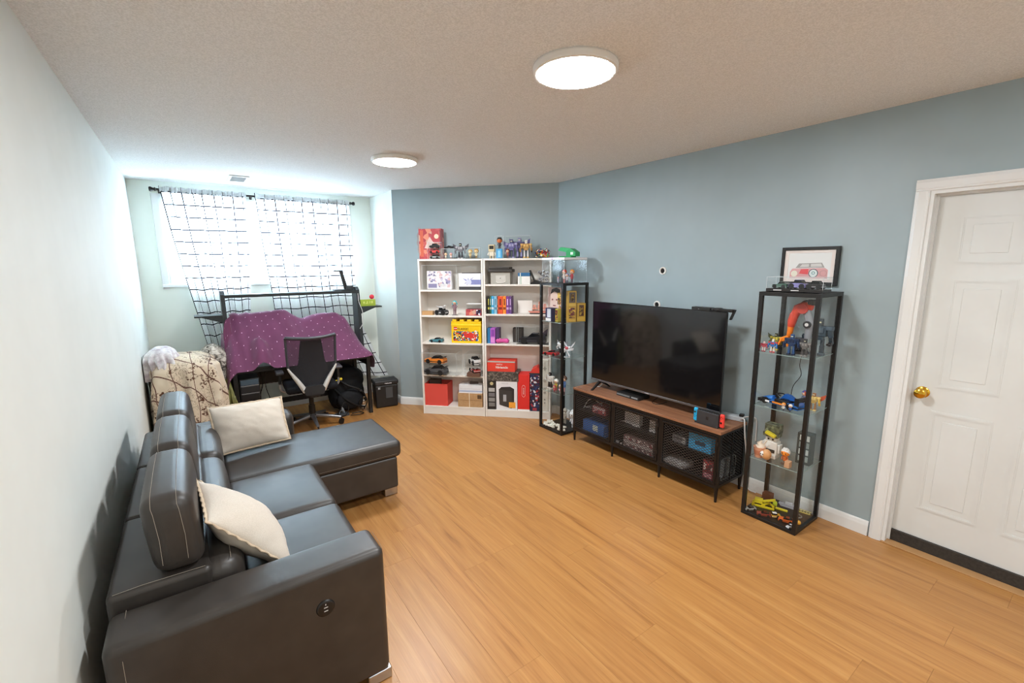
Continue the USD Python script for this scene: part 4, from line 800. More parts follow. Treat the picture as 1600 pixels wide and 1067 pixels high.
# shelf 2: a row of books
Z = 1.186; u = .785; rr = random.Random(9)
for i, (cl, wd, lab) in enumerate((('#23211f', .026, 'black book at the left end of the row'), ('#2f6b4f', .016, 'thin dark green book second from the left'), ('#3f9fcf', .030, 'sky blue book in the row, left of the pale blue one'), ('#86bcd6', .032, 'pale blue book in the row'), ('#8c4a45', .010, 'thin brown book between the blue and red-orange ones'), ('#e0532b', .052, 'wide red-orange book in the middle of the row'), ('#f08a2e', .036, 'orange book left of the purple ones'), ('#7c3f8f', .033, 'purple book second from the right end of the row'), ('#6c4a86', .026, 'dull violet book at the right end of the row'))):
    h = .20 + .005 * ((i * 3) % 3 - 1); dpt = .14
    t = Thing('book', lab, 'book', K(u + wd / 2, .02 + dpt / 2, Z), BA, 'row of coloured books on the right bookcase')
    t.part('cover', MB().box((-wd / 2, -dpt / 2, 0), (-wd / 2 + .002, dpt / 2, h)).box((wd / 2 - .002, -dpt / 2, 0), (wd / 2, dpt / 2, h)).box((-wd / 2, -dpt / 2, 0), (wd / 2, -dpt / 2 + .002, h)), C(cl, .5))
    t.part('page_block', MB().box((-wd / 2 + .002, -dpt / 2 + .002, .003), (wd / 2 - .002, dpt / 2 - .003, h - .003)), C('#dfd6c4', .8))
    t.part('spine_label', MB().box((-wd * .36, -dpt / 2 - .0008, h * .25), (wd * .36, -dpt / 2 + .0002, h * .38)).box((-wd * .2, -dpt / 2 - .0008, h * .5), (wd * .2, -dpt / 2 + .0002, h * .85)), C(('#b9b14a', '#cfd6c0', '#d8dfe2', '#5c87a0', '#c9b08f', '#7d2a1a', '#8d3f1c', '#c9a6d0', '#b9a3c4')[i], .5))
    u += wd + .0012
carton('white_card', 'blank white card box leaning at the back of the book shelf', 'card', K(1.19, .15, Z), BA, (.165, .03, .14), '#efe9e2')
t = Thing('model_ship', 'pink and coral model sailing ship on a dark stand on the book shelf', 'model ship', K(1.350, .07, Z), BA)
t.part('stand', MB().box((-.10, -.02, 0), (.10, .02, .008), .002), C('#3a302c', .5))
t.part('hull', MB().prism([(-.115, .03), (-.09, .012), (.085, .012), (.11, .04), (.08, .036), (-.07, .03)], .045, (0, .0225, 0), (1, 0, 0), (0, 0, 1)), C('#d98a78', .5))
for mx, hh in ((-.05, .10), (.01, .135), (.065, .11)):
    ms = t.part('mast', MB().cyl((mx, 0, .03), (mx, 0, hh), .0025, n=8), C('#b07060', .5))
    t.part('sail', MB().prism([(mx - .026, .045), (mx + .03, .05), (mx + .024, hh - .03), (mx - .018, hh - .035)], .002, (0, .012, 0), (1, 0, 0), (0, 0, 1)).prism([(mx - .018, hh - .03), (mx + .02, hh - .026), (mx + .012, hh), (mx - .01, hh)], .002, (0, .012, 0), (1, 0, 0), (0, 0, 1)), C('#eba48f', .6), under=ms)
# shelf 3
Z = .852
KB('toy_box', 'narrow blue box at the left end of the shelf below the books', 'box', .775, .81, .03, .14, Z, .172, '#2f78a8')
KB('toy_box', 'pink and violet printed box between the blue box and the dark purple one', 'box', .812, .868, .02, .13, Z, .17, '#b05fc0', [(.1, .06, .9, .42, '#d98ad0'), (.2, .5, .8, .92, '#8540a0')])
KB('toy_box', 'dark purple box behind the pink game pad', 'box', .870, .912, .03, .14, Z, .172, '#4c3560')
t = Thing('pink_controller', 'shiny pink game controller lying in front of the dark purple box', 'game controller', K(.945, .045, Z), BA + 8)
t.part('shell', MB().tubev([(-.068, -.01, .022), (-.052, 0, .03), (0, .006, .03), (.052, 0, .03), (.068, -.01, .022)], [.018, .026, .021, .026, .018], 14), C('#d8529c', .3), smooth=60)
t.part('thumb_stick', MB().cyl((-.025, -.008, .048), (-.025, -.010, .060), .009).cyl((.025, -.008, .048), (.025, -.010, .060), .009), C('#e58abc', .4))
KB('speaker', 'black upright speaker box behind the dark car case', 'speaker', 1.05, 1.165, .135, .20, Z, .165, '#2a2522', [(.1, .08, .9, .92, '#3a332e', 'grille')])
case('display_case', 'long clear case holding a black armoured car on the shelf below the books', K(1.288, .065, Z), BA, (.36, .125, .20))
T0 = car('model_car', 'black armoured brick-built car in the long clear case', K(1.285, .065, Z + .0025), BA - 6, .30, '#26262c', .11, .115, trim='#3d3d46')
T0.part('fin', MB().prism([(.06, .07), (.16, .165), (.15, .08)], .006, (0, .05, 0), (1, 0, 0), (0, 0, 1)).prism([(.06, .07), (.16, .165), (.15, .08)], .006, (0, -.044, 0), (1, 0, 0), (0, 0, 1)), C('#2b2b33', .4))
# bottom compartment
Z = .085
t = KB('appliance_box', 'narrow black box with small pictures down its front, left end of the bottom compartment', 'box', .772, .868, .015, .19, Z, .338, '#2b2624')
for k in range(4): t.part('picture', MB().box((-.036, -.0885, .035 + .058 * k), (.036, -.0872, .08 + .058 * k)), C(('#7d7c7a', '#8f8e8c', '#77767a', '#b5b3b0')[k], .5)); 
t.part('seal', MB().lathe([(0, .001), (.02, .001), (.02, 0)], (0, -.0872, .305), 20, R3(rx=90)), C('#c7b98a', .5))
t = KB('shredder_box', 'white box with a picture of a black paper shredder on its front', 'box', .872, 1.115, .015, .19, Z, .338, '#e6e4e6')
t.part('printed_shredder', MB().prism([(-.085, .06), (.055, .02), (.085, .055), (.085, .25), (.04, .275), (-.06, .268), (-.09, .24)], .0014, (0, -.0876, 0), (1, 0, 0), (0, 0, 1)), C('#2f2c2c', .5))
t.part('printed_shredder', MB().prism([(-.085, .06), (.055, .02), (.058, .225), (-.088, .235)], .0018, (0, -.0880, 0), (1, 0, 0), (0, 0, 1)), C('#3d3a39', .5))
t.part('printed_window', MB().box((-.04, -.0906, .10), (-.004, -.0896, .18)), C('#a9acb0', .5)); t.part('sticker', MB().box((.025, -.0912, .028), (.10, -.09, .095)), C('#f0a23a', .5))
t.part('lettering', MB().text('Fellowes', .014, (-.02, -.0876, .312), d=.001), C('#b9b7b9', .5))
KB('game_board_box', 'dark patterned flat box lying across the white shredder box', 'box', .772, 1.13, .01, .2, Z + .338, .108, printed('dark_speckle_print', ['#4a4440', '#5d5650', '#3b3734', '#7d746a', '#4c463f'], 70))
t = KB('console_box', 'red console box lying on the dark patterned box', 'box', .770, 1.09, .02, .2, Z + .446, .122, '#e0402f', [(.0, .86, 1, 1.0, '#b9b3ad', 'lid_edge')])
t.part('lettering', MB().text('Nintendo', .024, (.01, -.0925, .05), d=.001, bold=True), C('#f6efe9', .5))
t.part('lettering', MB().text('SWITCH', .012, (-.02, -.0925, .082), d=.001, bold=True), C('#f6efe9', .5))
t = KB('console_box', 'tall red upright box with an oval logo in the bottom compartment', 'box', 1.12, 1.255, .015, .19, Z, .42, '#de2c26', [(.0, .0, 1, .04, '#efe9e6', 'white_edge')])
ov = [(.014 * math.cos(a) * 1.0, .045 * np.sign(math.sin(a)) + .0 + .02 * math.sin(a)) for a in np.linspace(0, 2 * PI, 33)[:-1]]
from shapely.geometry import Polygon as _Pg
rg = _Pg(ov).buffer(.004).difference(_Pg(ov).buffer(.0015)); mm = trimesh.creation.extrude_polygon(rg, .001, engine='earcut')
t.part('oval_logo', MB().add(mm, (0, -.0882, .23), np.stack([np.array([1., 0, 0]), np.array([0, 0, 1.]), np.cross([1, 0, 0], [0, 0, 1])], 1)), C('#f3e8e4', .5))
t.part('lettering', MB().text('Nintendo', .013, (0, -.0882, .23), (0, 0, 1), (-1, 0, 0), d=.001), C('#f3e8e4', .5))
t = KB('toy_box', 'tall navy box printed with red and blue heroes beside the tall red box', 'box', 1.262, 1.368, .015, .17, Z, .43, '#232a4a', [(.03, .12, .97, .97, P_navy), (.25, .02, .7, .09, '#b3404a')])
t = Thing('toy_roof', 'red pitched roof toy on top of the tall navy box', 'toy house', K(1.312, .09, Z + .43), BA)
t.part('roof', MB().prism([(-.055, 0), (.058, 0), (.058, .05), (.03, .085), (-.03, .055)], .14, (0, .07, 0), (1, 0, 0), (0, 0, 1)), C('#d63a30', .5)); t.part('eave', MB().box((-.06, -.072, -.0), (.06, -.07, .012)), C('#3a2c2a', .5))
t = Thing('remote_box', 'tall white box shaped like a remote control at the right end of the bottom compartment', 'storage box', K(1.425, .07, Z), BA)
t.part('body', MB().add(rbox(.085, .09, .60, .012, 1), (0, 0, .30)), C('#d9d6cc', .4))
t.part('button', MB().cyl((0, -.045, .36), (0, -.05, .36), .02).box((-.022, -.05, .49), (.022, -.044, .503)).box((-.0065, -.05, .474), (.0065, -.044, .519)), C('#b5b2a8', .4))
t.part('button', MB().cyl((0, -.045, .22), (0, -.05, .22), .013).cyl((0, -.045, .14), (0, -.049, .14), .009).cyl((0, -.045, .10), (0, -.049, .10), .009).cyl((0, -.045, .27), (0, -.049, .27), .006), C('#a3a096', .4))

# ------------------------------------------------------------------ left glass cabinet contents
def QL(y, x=-.27): return (x, y)
def LC(n, lab, cat, y, x, z, e, col, faces=(), **k): return carton(n, lab, cat, (x, y, z), -28 if n == 'window_box' else -90, e, col, faces, **k)
zt = 1.5405
case('display_case', 'clear white-lidded case on top of the left glass cabinet', (-.263, 3.42, zt), -90, (.33, .30, .225), lid=('#e9e7ea', .022))
solo('ribbon', MB().box((-.4165, 3.425, 1.7655), (-.4155, 3.437, 1.790)).box((-.4165, 3.425, 1.7875), (-.11, 3.437, 1.7885)), C('#c79ad0', .5), 'lilac ribbon across the white case lid', 'ribbon')
solo('inner_divider', MB().box((-.30, 3.43, zt + .003), (-.296, 3.57, zt + .19)).box((-.40, 3.50, zt + .003), (-.30, 3.503, zt + .19)), M_acrylic, 'clear upright divider inside the white-lidded case', 'divider')
for i, (y, x, h, hr, tp, lg, lab) in enumerate(((3.345, -.33, .125, '#c94b33', '#d6c8c0', '#b0473c', 'red haired figurine at the left of the group in the white-lidded case'), (3.30, -.27, .125, '#d98a3a', '#b5424a', '#6b5a68', 'orange haired figurine in the middle of the group in the white-lidded case'), (3.28, -.35, .09, '#8d86a8', '#c9bcc4', '#5f5a70', 'mauve haired short figurine at the front right of the white-lidded case'), (3.40, -.36, .06, '#9a7fa0', '#b59ab0', '#8c8296', 'tiny lilac figurine at the centre front of the white-lidded case'))):
    figure('figurine', lab, (x, y, zt + .0025), -90, h, hr, tp, lg, big=.36, hairlen=.2)
t = Thing('toy_plane', 'green block toy house with a tail on top of the white case lid', 'toy house', (-.27, 3.33, 1.7885), -75)
t.part('body', MB().box((-.10, -.05, .0), (.04, .05, .012), .003).prism([(-.02, .01), (.085, .01), (.085, .05), (.03, .085), (-.02, .06)], .085, (0, .042, 0), (1, 0, 0), (0, 0, 1)), C('#1f9a56', .4))
t.part('wing', MB().prism([(-.12, .07), (-.02, .05), (.02, .085), (-.09, .10)], .07, (0, .035, 0), (1, 0, 0), (0, 0, 1)), C('#2fae68', .4)); t.part('opening', MB().box((.03, -.0436, .025), (.06, -.042, .05)), C('#d4ead9', .4))
Z = 1.15
t = LC('portrait_print', 'pale pink cartoon face print with dark hair in the top of the left cabinet', 'print', 3.50, -.31, Z, (.20, .02, .34), '#d9b8ad')
t.part('printed_hair', MB().prism([(-.06, .27), (-.04, .32), (.03, .338), (.085, .32), (.095, .24), (.07, .28), (.0, .30)], .0016, (0, -.0108, 0), (1, 0, 0), (0, 0, 1)), C('#2b2623', .5))
t.part('printed_face', MB().prism([(.085 * math.cos(a), .2 + .085 * math.sin(a)) for a in np.linspace(0, 2 * PI, 25)[:-1]], .0012, (0, -.0106, 0), (1, 0, 0), (0, 0, 1)), C('#e9cdbf', .5))
t.part('printed_feature', MB().sph((-.03, -.0118, .215), .012, (1, .1, .8), 1).sph((.035, -.0118, .215), .012, (1, .1, .8), 1).box((-.02, -.0126, .15), (.022, -.0116, .16)), C('#8d4f4a', .5))
t.part('printed_panel', MB().box((.05, -.0128, .17), (.098, -.0116, .29)), P_gold); t.part('printed_panel', MB().box((.07, -.0128, .05), (.098, -.0116, .16)), P_multi)
LC('toy_box', 'small navy and white boxed figure in front of the face print', 'box', 3.485, -.375, Z, (.09, .08, .135), '#2d3557', [(.3, .3, .92, .95, '#c9ced8'), (.05, .03, .95, .25, '#e6e6e6')])
LC('toy_box', 'yellow and lime narrow box beside the navy boxed figure', 'box', 3.412, -.33, Z, (.04, .08, .13), '#b9b045', [(.1, .1, .9, .9, P_gold)])
LC('window_box', 'gold collectible box with a window, lower left of the three in the left cabinet', 'box', 3.325, -.25, Z, (.085, .08, .155), '#b8913a', [(.12, .25, .88, .92, P_gold), (.1, .03, .9, .18, '#caa64a')])
LC('window_box', 'gold collectible box stacked on top of another in the left cabinet', 'box', 3.325, -.25, Z + .155, (.085, .08, .155), '#c09a40', [(.12, .25, .88, .92, '#5d5148'), (.3, .35, .7, .8, P_gold), (.1, .03, .9, .18, '#d2b052')])
LC('window_box', 'bright gold collectible box at the right front corner of the left cabinet', 'box', 3.305, -.145, Z, (.09, .09, .185), '#c8a140', [(.25, .3, .78, .9, '#5d3b2d'), (.3, .35, .7, .8, P_gold), (.05, .03, .95, .24, '#d6b04a')])
Z = .79
car('model_car', 'shiny red sports car on the middle glass shelf of the left cabinet', (-.36, 3.50, Z), -75, .165, '#b3252a', .075, .05, trim='#5d1518')
robot('toy_robot', 'white and black skeletal robot behind the shiny red car', (-.25, 3.47, Z), -90, .15, '#d9d8d6', '#3a393b', '#efefee', wings='#8f8f92')
t = Thing('model_spacecraft', 'white spread-winged model spacecraft with a red core in the left cabinet', 'model spacecraft', (-.30, 3.325, Z), -90)
t.part('stand', MB().cyl((0, 0, 0), (0, 0, .006), .035).cyl((0, 0, 0), (0, 0, .07), .004), C('#aeb4b8', .3))
t.part('fuselage', MB().tubev([(-.05, -.02, .05), (-.02, -.01, .075), (.02, 0, .095), (.045, .01, .11)], [.006, .016, .02, .008], 12), C('#e2e2e4', .35)); t.part('core', MB().sph((.012, -.016, .098), .016, (1.4, .8, 1)), C('#c85a62', .4))
for s, q in ((1, (.09, .05, .17)), (1, (.10, -.02, .11)), (-1, (-.08, .05, .16)), (-1, (-.09, -.03, .03)), (1, (.06, -.05, .03))):
    t.part('wing', MB().prism([(0, 0), (q[0], q[2] - .085), (q[0] * .9, q[2] - .11), (.01 * s, -.02)], .004, (.01, q[1] * .4, .085), (1, 0, 0), (0, 0, 1)), C('#d6d8dc', .35))
Z = .42
robot('toy_robot', 'white and black robot at the left of the lower glass shelf in the left cabinet', (-.34, 3.535, Z), -90, .175, '#d6d4cf', '#2b2b2d', '#e6e4e0')
figure('figurine', 'white capped figurine in yellow at the centre of the lower glass shelf', (-.34, 3.44, Z), -90, .12, '#e3dfd6', '#cdb04a', '#a53a44', big=.4, hairlen=0)
figure('figurine', 'brown haired figurine in blue at the right of the lower glass shelf', (-.31, 3.35, Z), -90, .165, '#5d4336', '#5877a8', '#b58f94', big=.34, hairlen=.2)
figure('figurine', 'pink and white small figurine at the right front of the lower glass shelf', (-.385, 3.32, Z), -90, .095, '#e6dcd8', '#cf8d94', '#d9d4d6', big=.4, hairlen=.2)
figure('figurine', 'small red bow-tied figurine at the front of the lower glass shelf', (-.395, 3.405, Z), -90, .07, '#a83c48', '#c9555f', '#8d3540', big=.45, hairlen=0)
Z = .022
rr = random.Random(5)
for y, x, lab, n in ((3.52, -.36, 'white crumpled paper heap at the left on the floor of the left cabinet', 7), (3.42, -.38, 'white crumpled paper heap at the front on the floor of the left cabinet', 10), (3.31, -.36, 'white crumpled paper heap at the right on the floor of the left cabinet', 10)):
    m = MB()
    for k in range(n): m.ob((x + rr.uniform(-.04, .04), y + rr.uniform(-.045, .045), Z + .013 + rr.uniform(0, .022)), (rr.uniform(.03, .05), rr.uniform(.03, .05), .016), R3(rr.uniform(-18, 18), rr.uniform(-18, 18), rr.uniform(0, 90)), .004)
    solo('packing_paper', m, C('#e2dccd', .7), lab, 'packing paper', group='paper heaps in the left cabinet')
figure('figurine', 'pale ghostly figurine at the back of the cabinet floor', (-.20, 3.45, Z), -90, .17, '#c7c0b4', '#b9b0a2', '#aaa294', skin='#d3cabb', big=.26, hairlen=.3)
figure('figurine', 'white plush figurine at the right of the cabinet floor', (-.22, 3.30, Z), -90, .19, '#e6e6e6', '#dcdcde', '#cfcfd2', skin='#efece9', big=.45, hairlen=0)

# ------------------------------------------------------------------ right glass cabinet contents
case('display_case', 'long low clear case of three model cars on top of the right glass cabinet', (-.235, 1.268, 1.5405), -90, (.325, .13, .092), base='#262322')
solo('name_plate', MB().box((-.3018, 1.335, 1.547), (-.3002, 1.385, 1.5525)), C('#d8d5cf', .4), 'small white plate on the plinth under the green car', 'name plate')
solo('name_plate', MB().box((-.3018, 1.235, 1.547), (-.3002, 1.28, 1.5525)), C('#d8d5cf', .4), 'small white plate on the plinth under the violet car', 'name plate')
car('model_car', 'dark green model car at the left of the long low case', (-.235, 1.366, 1.5585), -102, .095, '#3e5d4b', .055, .042, trim='#7a8a80')
car('model_car', 'violet model car in the middle of the long low case', (-.235, 1.265, 1.5585), -95, .10, '#8880b5', .055, .056, style='classic')
car('model_car', 'black model car at the right of the long low case', (-.235, 1.168, 1.5585), -95, .09, '#2c292b', .055, .052, style='classic', trim='#8d8a8c')
Z = 1.15
t = Thing('robot_arm', 'tall orange and red robotic arm model in the top of the right glass cabinet', 'model robot', (-.23, 1.22, Z), -90)
t.part('base', MB().cyl((.0, 0, 0), (.0, 0, .02), .045, n=24).box((-.03, -.03, .02), (.03, .03, .07), .006), C('#3a3a3e', .4))
t.part('turntable', MB().cyl((0, 0, .07), (0, 0, .10), .034, n=20), C('#55565c', .4))
t.part('lower_arm', MB().tubev([(.035, .0, .10), (.04, .0, .20), (.01, 0, .285)], [.02, .024, .022], 14), C('#8d9096', .4))
t.part('joint', MB().cyl((.0, -.03, .285), (.0, .03, .285), .03, n=20), C('#c9402f', .4)); t.part('joint_cap', MB().cyl((.035, -.034, .19), (.035, -.022, .19), .022, n=18), C('#2c2c30', .4)); t.part('joint_cap', MB().cyl((.035, -.037, .19), (.035, -.034, .19), .011, n=16), C('#dcdcdc', .3))
t.part('upper_arm', MB().tubev([(.045, 0, .30), (.0, 0, .305), (-.035, 0, .285), (-.055, 0, .235)], [.022, .028, .030, .024], 14), C('#d9472c', .35), smooth=50)
t.part('forearm', MB().tubev([(-.052, 0, .25), (-.064, 0, .20), (-.068, 0, .165)], [.026, .026, .020], 14), C('#d1452f', .35), smooth=50)
t.part('wrist', MB().tubev([(-.068, 0, .17), (-.07, 0, .13), (-.078, 0, .10)], [.019, .017, .012], 12), C('#ee7d1f', .35), smooth=50)
t.part('gripper', MB().ob((-.095, 0, .085), (.05, .03, .03), R3(ry=-25), .006).ob((-.12, -.012, .062), (.012, .012, .05), R3(ry=20), .003).ob((-.085, .012, .055), (.012, .012, .05), R3(ry=-8), .003), C('#f0861f', .4))
t.part('cable', MB().wire([(.045, .02, .11), (.07, .025, .2), (.06, .02, .3), (.0, .02, .335), (-.05, .02, .3)], .004), M_black)
t.part('hose_mount', MB().box((.02, -.02, .31), (.06, .02, .345), .006), C('#3b3b3f', .4))
robot('toy_robot', 'blue and white helmeted toy robot at the front left of the upper glass shelf', (-.325, 1.345, Z), -90, .085, '#3f78bd', '#e0dcd8', '#c9444a')
robot('toy_robot', 'olive and yellow small toy robot at the back left of the upper glass shelf', (-.22, 1.375, Z), -90, .11, '#8a8a3f', '#3b3d2c', '#d0bd4f', wings='#4a5036')
robot('toy_robot', 'red and pink tiny toy robot at the left end of the upper glass shelf', (-.335, 1.395, Z), -90, .065, '#c55a66', '#e3cdc9', '#a83a44')
robot('toy_robot', 'dark navy stocky toy robot at the front centre of the upper glass shelf', (-.32, 1.235, Z), -90, .13, '#24395c', '#31507c', '#1d2a45', gun=True)
robot('toy_robot', 'grey mechanical toy robot right of the navy one on the upper glass shelf', (-.31, 1.165, Z), -90, .105, '#6d6c6b', '#454547', '#918f8d')
robot('toy_robot', 'tall dark slate toy robot at the right end of the upper glass shelf', (-.20, 1.135, Z), -90, .23, '#39464f', '#2b333b', '#4d5b66', gun=True)
Z = .79
for y_, c1, c2, lab in ((1.235, '#e08a30', '#dcd8d2', 'tiny orange driver figurine in front of the blue race car'), (1.195, '#e3e1dd', '#3c64a8', 'tiny white driver figurine at the right in front of the blue race car')):
    figure('figurine', lab, (-.352, y_, Z), -90, .05, c1, c2, '#33373f', big=.45, hairlen=0)
T0 = car('model_car', 'large blue and black brick-built formula race car on the middle glass shelf', (-.25, 1.285, Z), -102, .28, '#2a6fc0', .12, .07, style='race', trim='#15171b')
T0.part('engine_cover', MB().prism([(-.01, .045), (.02, .085), (.05, .082), (.10, .055)], .03, (0, .015, 0), (1, 0, 0), (0, 0, 1)), C('#1d5cae', .3)); T0.part('side_pod', MB().box((-.02, -.058, .02), (.07, -.032, .052), .006).box((-.02, .032, .02), (.07, .058, .052), .006), C('#1b1d22', .35))
T0.part('halo', MB().wire([(-.05, 0, .045), (-.045, 0, .07), (-.02, .022, .074), (.0, .024, .068)], .004).wire([(-.045, 0, .07), (-.02, -.022, .074), (.0, -.024, .068)], .004), M_black); T0.part('nose', MB().tubev([(-.06, 0, .035), (-.11, 0, .026), (-.138, 0, .018)], [.02, .014, .008], 12), C('#2f78c8', .3))
T0.part('rear_wing', MB().box((.115, -.055, .075), (.14, .055, .083), .002).box((.115, -.057, .04), (.14, -.053, .088)).box((.115, .053, .04), (.14, .057, .088)), C('#15171b', .4))
T0.part('front_wing', MB().box((-.138, -.06, .008), (-.11, .06, .018), .002), C('#15171b', .4)); T0.part('sticker', MB().box((-.03, -.062, .02), (.05, -.0605, .032)), C('#e58a2c', .4)); T0.part('sticker', MB().box((-.08, -.062, .015), (-.05, -.0605, .028)), C('#e6e6e6', .4))
robot('toy_robot', 'golden winged figurine at the right end of the middle glass shelf', (-.20, 1.125, Z), -90, .115, '#c9a44a', '#9c6a35', '#e2c77a', wings='#b9553a', cat='figurine')
figure('figurine', 'grey and blue figurine behind the race car on the middle glass shelf', (-.14, 1.20, Z), -90, .10, '#3c4f9c', '#6d7896', '#4a4f62', big=.35, hairlen=.2)
Z = .42
t = Thing('dessert_cup', 'peach paper cup with a swirl topping at the left of the lower glass shelf', 'paper cup', (-.32, 1.372, Z), -90)
t.part('cup', MB().lathe([(0, 0), (.026, 0), (.037, .07), (.0385, .072), (.0345, .072), (.0, .066)], n=28), C('#dca082', .5)); t.part('band', MB().lathe([(.0282, .018), (.0344, .052), (.035, .052), (.029, .018), (.0282, .018)], n=28), C('#c87f62', .5))
t.part('topping', MB().tubev([(.0, 0, .066), (.01, .004, .085), (-.004, -.004, .10), (.012, 0, .118)], [.03, .022, .014, .003], 12), C('#ead9c4', .5), smooth=60); t.part('spoon', MB().cyl((.01, .01, .07), (.04, .01, .125), .003), C('#d8c7ae', .4))
t = Thing('blocky_robot', 'white blocky robot with a green camouflage and yellow cap on the lower glass shelf', 'toy robot', (-.25, 1.325, Z), -90)
for s in (-1, 1): t.part('foot', MB().box((s * .008, -.04, 0), (s * .042, .03, .025), .003), C('#dedbd4', .4)); t.part('arm', MB().box((s * .045, -.02, .04), (s * .058, .02, .10), .003), C('#e6e3dc', .4))
t.part('torso', MB().box((-.043, -.03, .025), (.043, .03, .115), .004), C('#e4e0d8', .4)); t.part('grille', MB().box((-.032, -.0335, .038), (.032, -.029, .06), .001), C('#3a3733', .4)); t.part('head', MB().box((-.034, -.026, .115), (.034, .026, .145), .004), C('#d6d2c9', .4)); t.part('eye', MB().cyl((-.014, -.026, .13), (-.014, -.03, .13), .006).cyl((.014, -.026, .13), (.014, -.03, .13), .006), M_black)
t.part('cap', MB().box((-.05, -.035, .145), (.045, .035, .175), .004).box((-.045, -.03, .175), (.05, .03, .235), .006), printed('camo_print', ['#5c6450', '#3c4436', '#7d8468', '#4a4f42'], 50)); t.part('cap_visor', MB().ob((.005, -.045, .17), (.065, .03, .02), R3(ry=18), .003), C('#d6c52f', .4))
t = Thing('egg_figure', 'tan egg-shaped figure with a white face in front of the blocky robot', 'figurine', (-.335, 1.318, Z), -90)
t.part('shell', MB().sph((0, 0, .037), .03, (1, 1, 1.23)), C('#d39a66', .4), smooth=True); t.part('face', MB().sph((-.016, -.014, .040), .0185, (1, .9, 1.1)), C('#e2e0dc', .4), smooth=True)
for k in (-1, 1): t.part('eye', MB().sph((-.017 + k * .007, -.030, .044), .0032, sub=1), M_black)
figure('figurine', 'orange masked white haired figurine on the lower glass shelf', (-.305, 1.215, Z), -90, .105, '#d9d4cf', '#c9672c', '#8d7d74', skin='#ec8a2c', big=.5, hairlen=0, base='#6d5a4c')
t = carton('card_tower', 'tall dark box with a column of pale pictures on the lower glass shelf', 'box', (-.19, 1.145, Z), -90, (.085, .06, .21), '#3b4443')
for k in range(4): t.part('picture', MB().box((-.028, -.0312, .02 + k * .047), (.03, -.0298, .056 + k * .047)), C(('#8d9996', '#aab3b0', '#7c8886', '#b8bfbb')[k], .5))
solo('toy_block', MB().ob((-.30, 1.118, Z + .0155), (.028, .028, .03), R3(rz=20), .003), C('#8d4038', .5), 'small dark red block at the right end of the lower glass shelf', 'toy block')
solo('toy_block', MB().box((-.36, 1.165, Z), (-.32, 1.195, Z + .042), .002), C('#c99a76', .6), 'tan cardboard block at the front right of the lower glass shelf', 'block')
solo('cabinet_cable', MB().wire([(-.10, 1.255, 1.14), (-.11, 1.26, 1.05), (-.10, 1.25, .98), (-.115, 1.285, .90), (-.10, 1.30, .80)], .0022), M_black, 'thin black cable hanging down inside the right glass cabinet', 'cable')
Z = .022
t = Thing('toy_crane', 'yellow lattice toy crane lying on the floor of the right cabinet', 'toy vehicle', (-.21, 1.362, Z), -70)
f = MB().box((-.07, -.035, 0), (.07, -.023, .014), .002).box((-.07, .023, 0), (.07, .035, .014), .002)
for k in range(4): f.ob((-.05 + .034 * k, 0, .02), (.012, .06, .012), R3(rz=30 if k % 2 else -30), .002)
t.part('frame', f, C('#d8c21e', .4)); t.part('jib', MB().ob((.02, 0, .045), (.11, .014, .014), R3(ry=-22), .002).ob((-.03, 0, .034), (.05, .04, .03), None, .003), C('#e3cf2c', .4))
car('miniature_car', 'silver grey miniature car at the left front of the right cabinet floor', (-.335, 1.392, Z), -35, .075, '#a9a8a2', .034, .026, trim='#3a3a3a')
car('miniature_car', 'dark red miniature car at the front of the right cabinet floor', (-.335, 1.300, Z), -60, .085, '#8d3a2c', .04, .03, trim='#5a231c')
car('miniature_car', 'yellow and white miniature car beside the dark red one', (-.300, 1.252, Z), -50, .080, '#d9a42e', .036, .032, trim='#e3ded6', style='truck')
car('miniature_car', 'orange miniature sports car at the centre front of the right cabinet floor', (-.295, 1.175, Z), -72, .090, '#dd6423', .044, .034, trim='#8d3a18')
car('miniature_car', 'white and grey miniature car at the right front corner of the right cabinet floor', (-.345, 1.128, Z), -20, .05, '#cfcfd0', .024, .022)
carton('toy_crate', 'small brown crate at the back of the right cabinet floor', 'crate', (-.085, 1.39, Z), -90, (.06, .05, .05), '#7d4c35')
solo('toy_block', MB().ob((-.135, 1.318, Z + .013), (.026, .026, .026), R3(rz=30), .002), C('#c9d636', .4), 'lime yellow cube at the middle of the right cabinet floor', 'toy block')
solo('toy_rod', MB().ob((-.17, 1.258, Z + .007), (.014, .075, .014), R3(rz=12), .003), C('#dcc832', .4), 'yellow rod lying at the middle of the right cabinet floor', 'toy rod')
solo('toy_ring', MB().tubev([(-.165 + .022 * math.cos(a), 1.155 + .022 * math.sin(a), Z + .006) for a in np.linspace(0, 2 * PI, 21)], .004, 8), M_steel, 'silver ring lying at the right of the right cabinet floor', 'ring')
solo('toy_ball', MB().sph((-.265, 1.112, Z + .015), .015), C('#e0a32e', .4), 'golden ball at the right end of the right cabinet floor', 'ball', smooth=True)
t = Thing('toy_ship', 'pale grey toy ship at the back of the right cabinet floor', 'toy ship', (-.085, 1.25, Z), -80)
t.part('hull', MB().prism([(-.06, .018), (-.045, 0), (.045, 0), (.06, .022)], .03, (0, .015, 0), (1, 0, 0), (0, 0, 1)), C('#a9a8b0', .5)); t.part('deck_house', MB().box((-.02, -.01, .02), (.025, .01, .036), .002), C('#c9c8cc', .5))
t = Thing('toy_ladder', 'pale yellow toy ladder at the back right of the right cabinet floor', 'toy ladder', (-.07, 1.165, Z), -80)
for s in (-1, 1): t.part('rail', MB().box((-.05, s * .014, 0), (.05, s * .019, .008)), C('#c9b96a', .5))
for k in range(6): t.part('rung', MB().box((-.045 + .017 * k, -.014, .002), (-.041 + .017 * k, .014, .006)), C('#d6c98a', .5))

